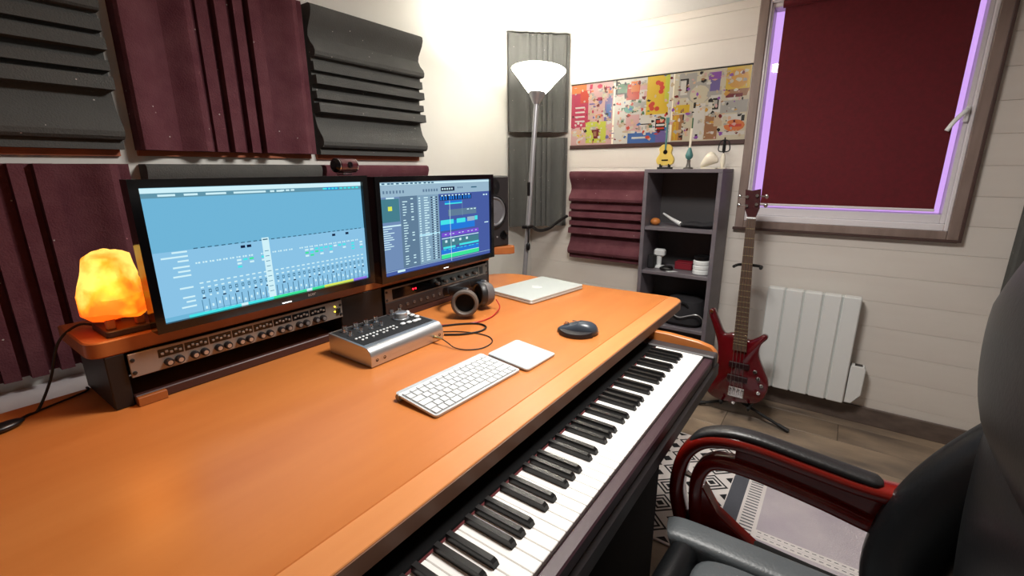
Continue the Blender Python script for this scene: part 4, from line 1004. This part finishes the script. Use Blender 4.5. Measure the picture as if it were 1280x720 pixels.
for (y_, v_) in ((.0848, .183), (.0676, .1515), (.0503, .120), (.0580, .0815)):
    MB().lathe([(.0095, .0), (.0095, .012), (.007, .015)], 16, (-y_, v_, 0)).build('control_knob', 'chrome', A)
for (y_, v_) in ((.3125, .446), (.160, .003)): MB().lathe([(.004, 0), (.004, .006), (.008, .010)], 12, (-y_, v_, 0)).build('strap_button', 'chrome', A)

S = thing('guitar_stand', 'black tripod guitar stand holding the red bass', 'guitar stand', (2.36, .150, 0))
hub = Vector((2.375, .152, .075))
for q in ((2.316, -.088, .008), (2.345, .345, .008), (2.585, .165, .008)):
    e_ = Vector(q); MB().tube([hub, hub.lerp(e_, .5), e_], [.008, .0075, .007], 10).build('leg', 'black_matte', S, True)
    d_ = (e_-hub).normalized(); MB().tube([e_-d_*.05, e_], .010, 10).build('rubber_foot', 'rubber', S, True)
MB().tube([(2.375, .152, .06), (2.400, .165, .40), (2.440, .181, .765)], .009, 10).build('upright', 'black_matte', S, True)
MB().tube(smoothpath([(2.333, .237, .770), (2.360, .238, .768), (2.425, .228, .765), (2.440, .182, .765), (2.425, .135, .766), (2.360, .124, .772), (2.333, .123, .774)], 5), .007, 10).build('neck_yoke', 'rubber', S, True)
for q in (.215, .090):
    MB().tube(smoothpath([(2.375, .152, .072), (2.372, q, .070), (2.340, q, .072), (2.290, q, .074), (2.278, q, .092)], 5), .0065, 8).build('body_cradle', 'black_matte', S, True)

# ================================================================== RUG
A = thing('patterned_rug', 'black and white patterned rug with plain pale end on the floor', 'rug', (1.75, -.2, 0))
RX0, RX1, RY0, RY1 = 1.30, 2.02, -.95, .45
MB().box(RX0, RX1, RY0, RY1, .0003, .006, .002).build('base_weave', 'rug_light', A, True)
rg = MB(); rn = ['rug_white', 'rug_black', 'rug_grey', 'rug_light']
def rq(c, x0, x1, y0, y1, h=.0064): rg.cur = rn.index(c); rg.add([(x0, y0, h), (x1, y0, h), (x1, y1, h), (x0, y1, h)], [(0, 1, 2, 3)])
rq('rug_white', RX0+.002, RX1-.002, .055, RY1-.002)
rq('rug_grey', RX0+.002, RX1-.002, .002, .055)
rq('rug_white', RX0+.002, RX1-.002, -.062, .002)
x_ = RX0+.004
while x_ < RX1-.01: rq('rug_grey', x_, x_+.006, -.050, -.008, .0067); x_ += .017
for q in (1.512, 1.535): 
    y_ = RY0+.01
    rq('rug_white', q-.010, q+.012, RY0+.01, -.062, .0066)
    while y_ < -.065: rq('rug_grey', q, q+.003, y_, y_+.012, .0069); y_ += .020
def diamond(cx, cy, a, b_, c, h):
    rg.cur = rn.index(c); rg.add([(cx-a, cy, h), (cx, cy-b_, h), (cx+a, cy, h), (cx, cy+b_, h)], [(0, 1, 2, 3)])
nx, ny = 6, 3
for i in range(nx):
    for j in range(ny):
        a, b_ = (RX1-RX0-.02)/nx/2, (RY1-.06)/ny/2
        cx_, cy_ = RX0+.01+a*(2*i+1), .058+b_*(2*j+1)
        for k_, s_ in enumerate((.97, .80, .62, .44, .26)): diamond(cx_, cy_, a*s_, b_*s_, 'rug_black' if k_ % 2 == 0 else 'rug_white', .0066+k_*.0002)
        for dx, dy in ((-1, -1), (1, 1), (-1, 1), (1, -1)):
            rg.cur = 1; ox, oy = cx_+dx*a, cy_+dy*b_
            p_ = [(ox, oy, .0067), (ox-dx*a*.36, oy, .0067), (ox, oy-dy*b_*.36, .0067)]
            rg.add(p_, [(0, 1, 2) if dx*dy > 0 else (0, 2, 1)])
rg.build('woven_pattern', rn, A, True, smooth=False)

# ================================================================== OFFICE CHAIR
A = thing('office_chair', 'black leather executive chair with glossy red wooden arms', 'chair', (.70, -.18, 0))
CXm = .70
def sring(cx, cy, a, b_, z, p=4, n=32, yo=None):
    out = []
    for k in range(n):
        t = 2*PI*k/n; c, s_ = math.cos(t), math.sin(t)
        out.append((cx+a*math.copysign(abs(c)**(2/p), c), cy+b_*math.copysign(abs(s_)**(2/p), s_), z))
    return out
# seat cushion: base slab + top pad + front roll + side bolsters
MB().rings([sring(CXm, -.19, .225, .235, .345), sring(CXm, -.19, .240, .25, .36), sring(CXm, -.19, .240, .25, .405), sring(CXm, -.19, .225, .235, .42)]).build('seat_shell', 'leather', A, True, sharp=60)
MB().rings([sring(CXm, -.205, .128, .195, .405, 6), sring(CXm, -.205, .136, .200, .42, 6), sring(CXm, -.205, .136, .198, .452, 6), sring(CXm, -.205, .124, .186, .464, 6), sring(CXm, -.205, .08, .12, .468, 5)]).build('seat_cushion', 'leather_lit', A, True, sharp=60)
for s_ in (-1, 1):
    MB().tube(smoothpath([(CXm+s_*.172, .058, .430), (CXm+s_*.175, .02, .436), (CXm+s_*.176, -.20, .440), (CXm+s_*.172, -.40, .445)], 6), [.030]+[.038]*17+[.034], 20, [.022]+[.028]*17+[.024], ref=(1, 0, 0), power=4).build('seat_bolster', 'leather_lit', A, True, sharp=60)
MB().tube(smoothpath([(CXm-.135, .022, .425), (CXm-.07, .026, .428), (CXm, .028, .430), (CXm+.07, .026, .428), (CXm+.135, .022, .425)], 5), .032, 16, .030, ref=(0, 0, 1)).build('front_roll', 'leather', A, True, sharp=60)
# backrest: front surface y(z)
def fy(z):
    P_ = [(.40, -.37), (.55, -.38), (.66, -.375), (.75, -.37), (.86, -.362), (1.03, -.362), (1.2, -.39)]
    for (a, ya), (b_, yb) in zip(P_, P_[1:]):
        if z <= b_: return ya+(yb-ya)*(z-a)/(b_-a)
    return P_[-1][1]
def hw(z):
    P_ = [(.40, .225), (.50, .245), (.60, .25), (.70, .265), (.80, .28), (.90, .292), (1.0, .292), (1.10, .275), (1.18, .20)]
    for (a, ya), (b_, yb) in zip(P_, P_[1:]):
        if z <= b_: return ya+(yb-ya)*(z-a)/(b_-a)
    return P_[-1][1]
zs_ = [.40+.03*i for i in range(27)]
MB().rings([sring(CXm, fy(z)-.075, hw(z)*(.94 if 0 < i < 26 else .80), .045 if 0 < i < 26 else .03, z, 3.2) for i, z in enumerate(zs_)]).build('back_shell', 'leather', A, True, sharp=60)
def pad(name, z0, z1, wf, dep, n=14, xo=0, yo=0):
    rg_ = []
    for i in range(n+1):
        f_ = i/n; z = z0+(z1-z0)*f_; e_ = math.sin(PI*f_)**.35 if 0 < f_ < 1 else .25
        rg_.append(sring(CXm+xo, fy(z)-.035+yo, max(.01, hw(z)*wf*(.75+.25*e_)), dep*(.35+.65*e_), z, 2.8))
    MB().rings(rg_).build(name, 'leather', A, True, sharp=60)
pad('lower_cushion', .43, .88, .90, .045)
pad('upper_cushion', .84, 1.17, .98, .058)
for s_ in (-1, 1):
    path = smoothpath([(CXm+s_*.205, -.335, .42), (CXm+s_*.232, -.330, .50), (CXm+s_*.250, -.345, .58), (CXm+s_*.248, -.375, .68), (CXm+s_*.232, -.415, .78), (CXm+s_*.205, -.455, .87)], 5)
    n_ = len(path); rr_ = [.052*(.55+.45*math.sin(PI*min(1, max(0, (i+1)/(n_+1))))**.5) for i in range(n_)]
    MB().tube(path, rr_, 18, [q*1.25 for q in rr_], ref=(1, 0, 0)).build('back_bolster', 'leather', A, True, sharp=60)
# wooden arms
AX = .975
def arm(x_, s_):
    o_ = smoothpath([(x_, .062, .405), (x_, .078, .47), (x_, .078, .53), (x_, .066, .585), (x_, .036, .625), (x_, -.01, .645), (x_, -.07, .650), (x_, -.16, .643), (x_, -.27, .636), (x_, -.36, .645), (x_, -.44, .66)], 5)
    w_ = MB().tube(o_, .027, 12, .016, ref=(1, 0, 0), power=3.5).build('arm_frame', 'chair_wood', A, True, sharp=50)
    i_ = smoothpath([(x_, .026, .405), (x_, .032, .45), (x_, .036, .51), (x_, .030, .550), (x_, .010, .580), (x_, -.03, .592), (x_, -.10, .590), (x_, -.20, .578), (x_, -.29, .563), (x_, -.40, .555)], 5)
    mb = MB().tube(i_, .024, 12, .016, ref=(1, 0, 0), power=3.5)
    mb.v = [(a-A.location.x, b_-A.location.y, c-A.location.z) for a, b_, c in mb.v]; inst('inner_rail', mb.mesh('inner_rail', 'chair_wood', 50), A)
    MB().prism([(-.100, .408), (.020, .408), (.024, .520), (.010, .500), (-.015, .462), (-.065, .430)], x_-.018, x_+.018, 'x', .003).build('arm_bracket_wood', 'chair_wood', A, True)
    MB().prism([(-.035, .600), (-.035, .640), (-.16, .634), (-.27, .628), (-.40, .645), (-.40, .560), (-.29, .570), (-.20, .584), (-.10, .596)][::-1], x_-.007, x_+.007, 'x').build('arm_panel', 'chair_wood', A, True)
    MB().tube([(x_, .062, .412), (x_, -.05, .402), (x_, -.20, .395), (x_, -.38, .392)], .020, 10, .012, ref=(1, 0, 0), power=3).build('arm_base', 'black_matte', A, True)
    pd = smoothpath([(x_, .062, .606), (x_, .038, .641), (x_, -.01, .664), (x_, -.07, .670), (x_, -.16, .663), (x_, -.25, .655), (x_, -.285, .653)], 5)
    n_ = len(pd); MB().tube(pd, [.021*min(1, .45+.25*min(i, n_-1-i)) for i in range(n_)], 14, [.009*min(1, .4+.25*min(i, n_-1-i)) for i in range(n_)], ref=(1, 0, 0), power=2.6).build('arm_pad', 'leather_pad', A, True, sharp=60)
    for (y0, z0, y1, z1) in ((.046, .523, .084, .528), (-.055, .598, -.050, .642), (-.225, .578, -.220, .634)):
        MB().tube([(x_, y0, z0), (x_, y1, z1)], .006, 10).build('spacer', 'chrome', A, True)
    MB().box(min(x_-s_*.02, x_-s_*.14), max(x_-s_*.02, x_-s_*.14), -.30, -.05, .375, .391, .003).build('arm_bracket', 'black_matte', A, True)
arm(AX, 1); arm(2*CXm-AX, -1)
MB().tube([(CXm, -.19, .06), (CXm, -.19, .35)], .028, 16).build('gas_lift', 'black_plastic', A, True)
for k in range(5):
    t = 2*PI*k/5+.5; ex, ey = CXm+.27*math.cos(t), -.19+.27*math.sin(t)
    MB().tube([(CXm, -.19, .095), (CXm+.14*math.cos(t), -.19+.14*math.sin(t), .088), (ex, ey, .072)], [.028, .024, .018], 10, [.022, .018, .014]).build('star_leg', 'chair_wood', A, True)
    MB().lathe([(.026, -.020), (.028, -.014), (.028, .014), (.026, .020)], 14, (ex, ey, .0282), 'x').build('caster', 'rubber', A, True)
# no top-level leftovers
for o in COL.objects:
    if o.type == 'EMPTY' and not o.children: bpy.data.objects.remove(o)
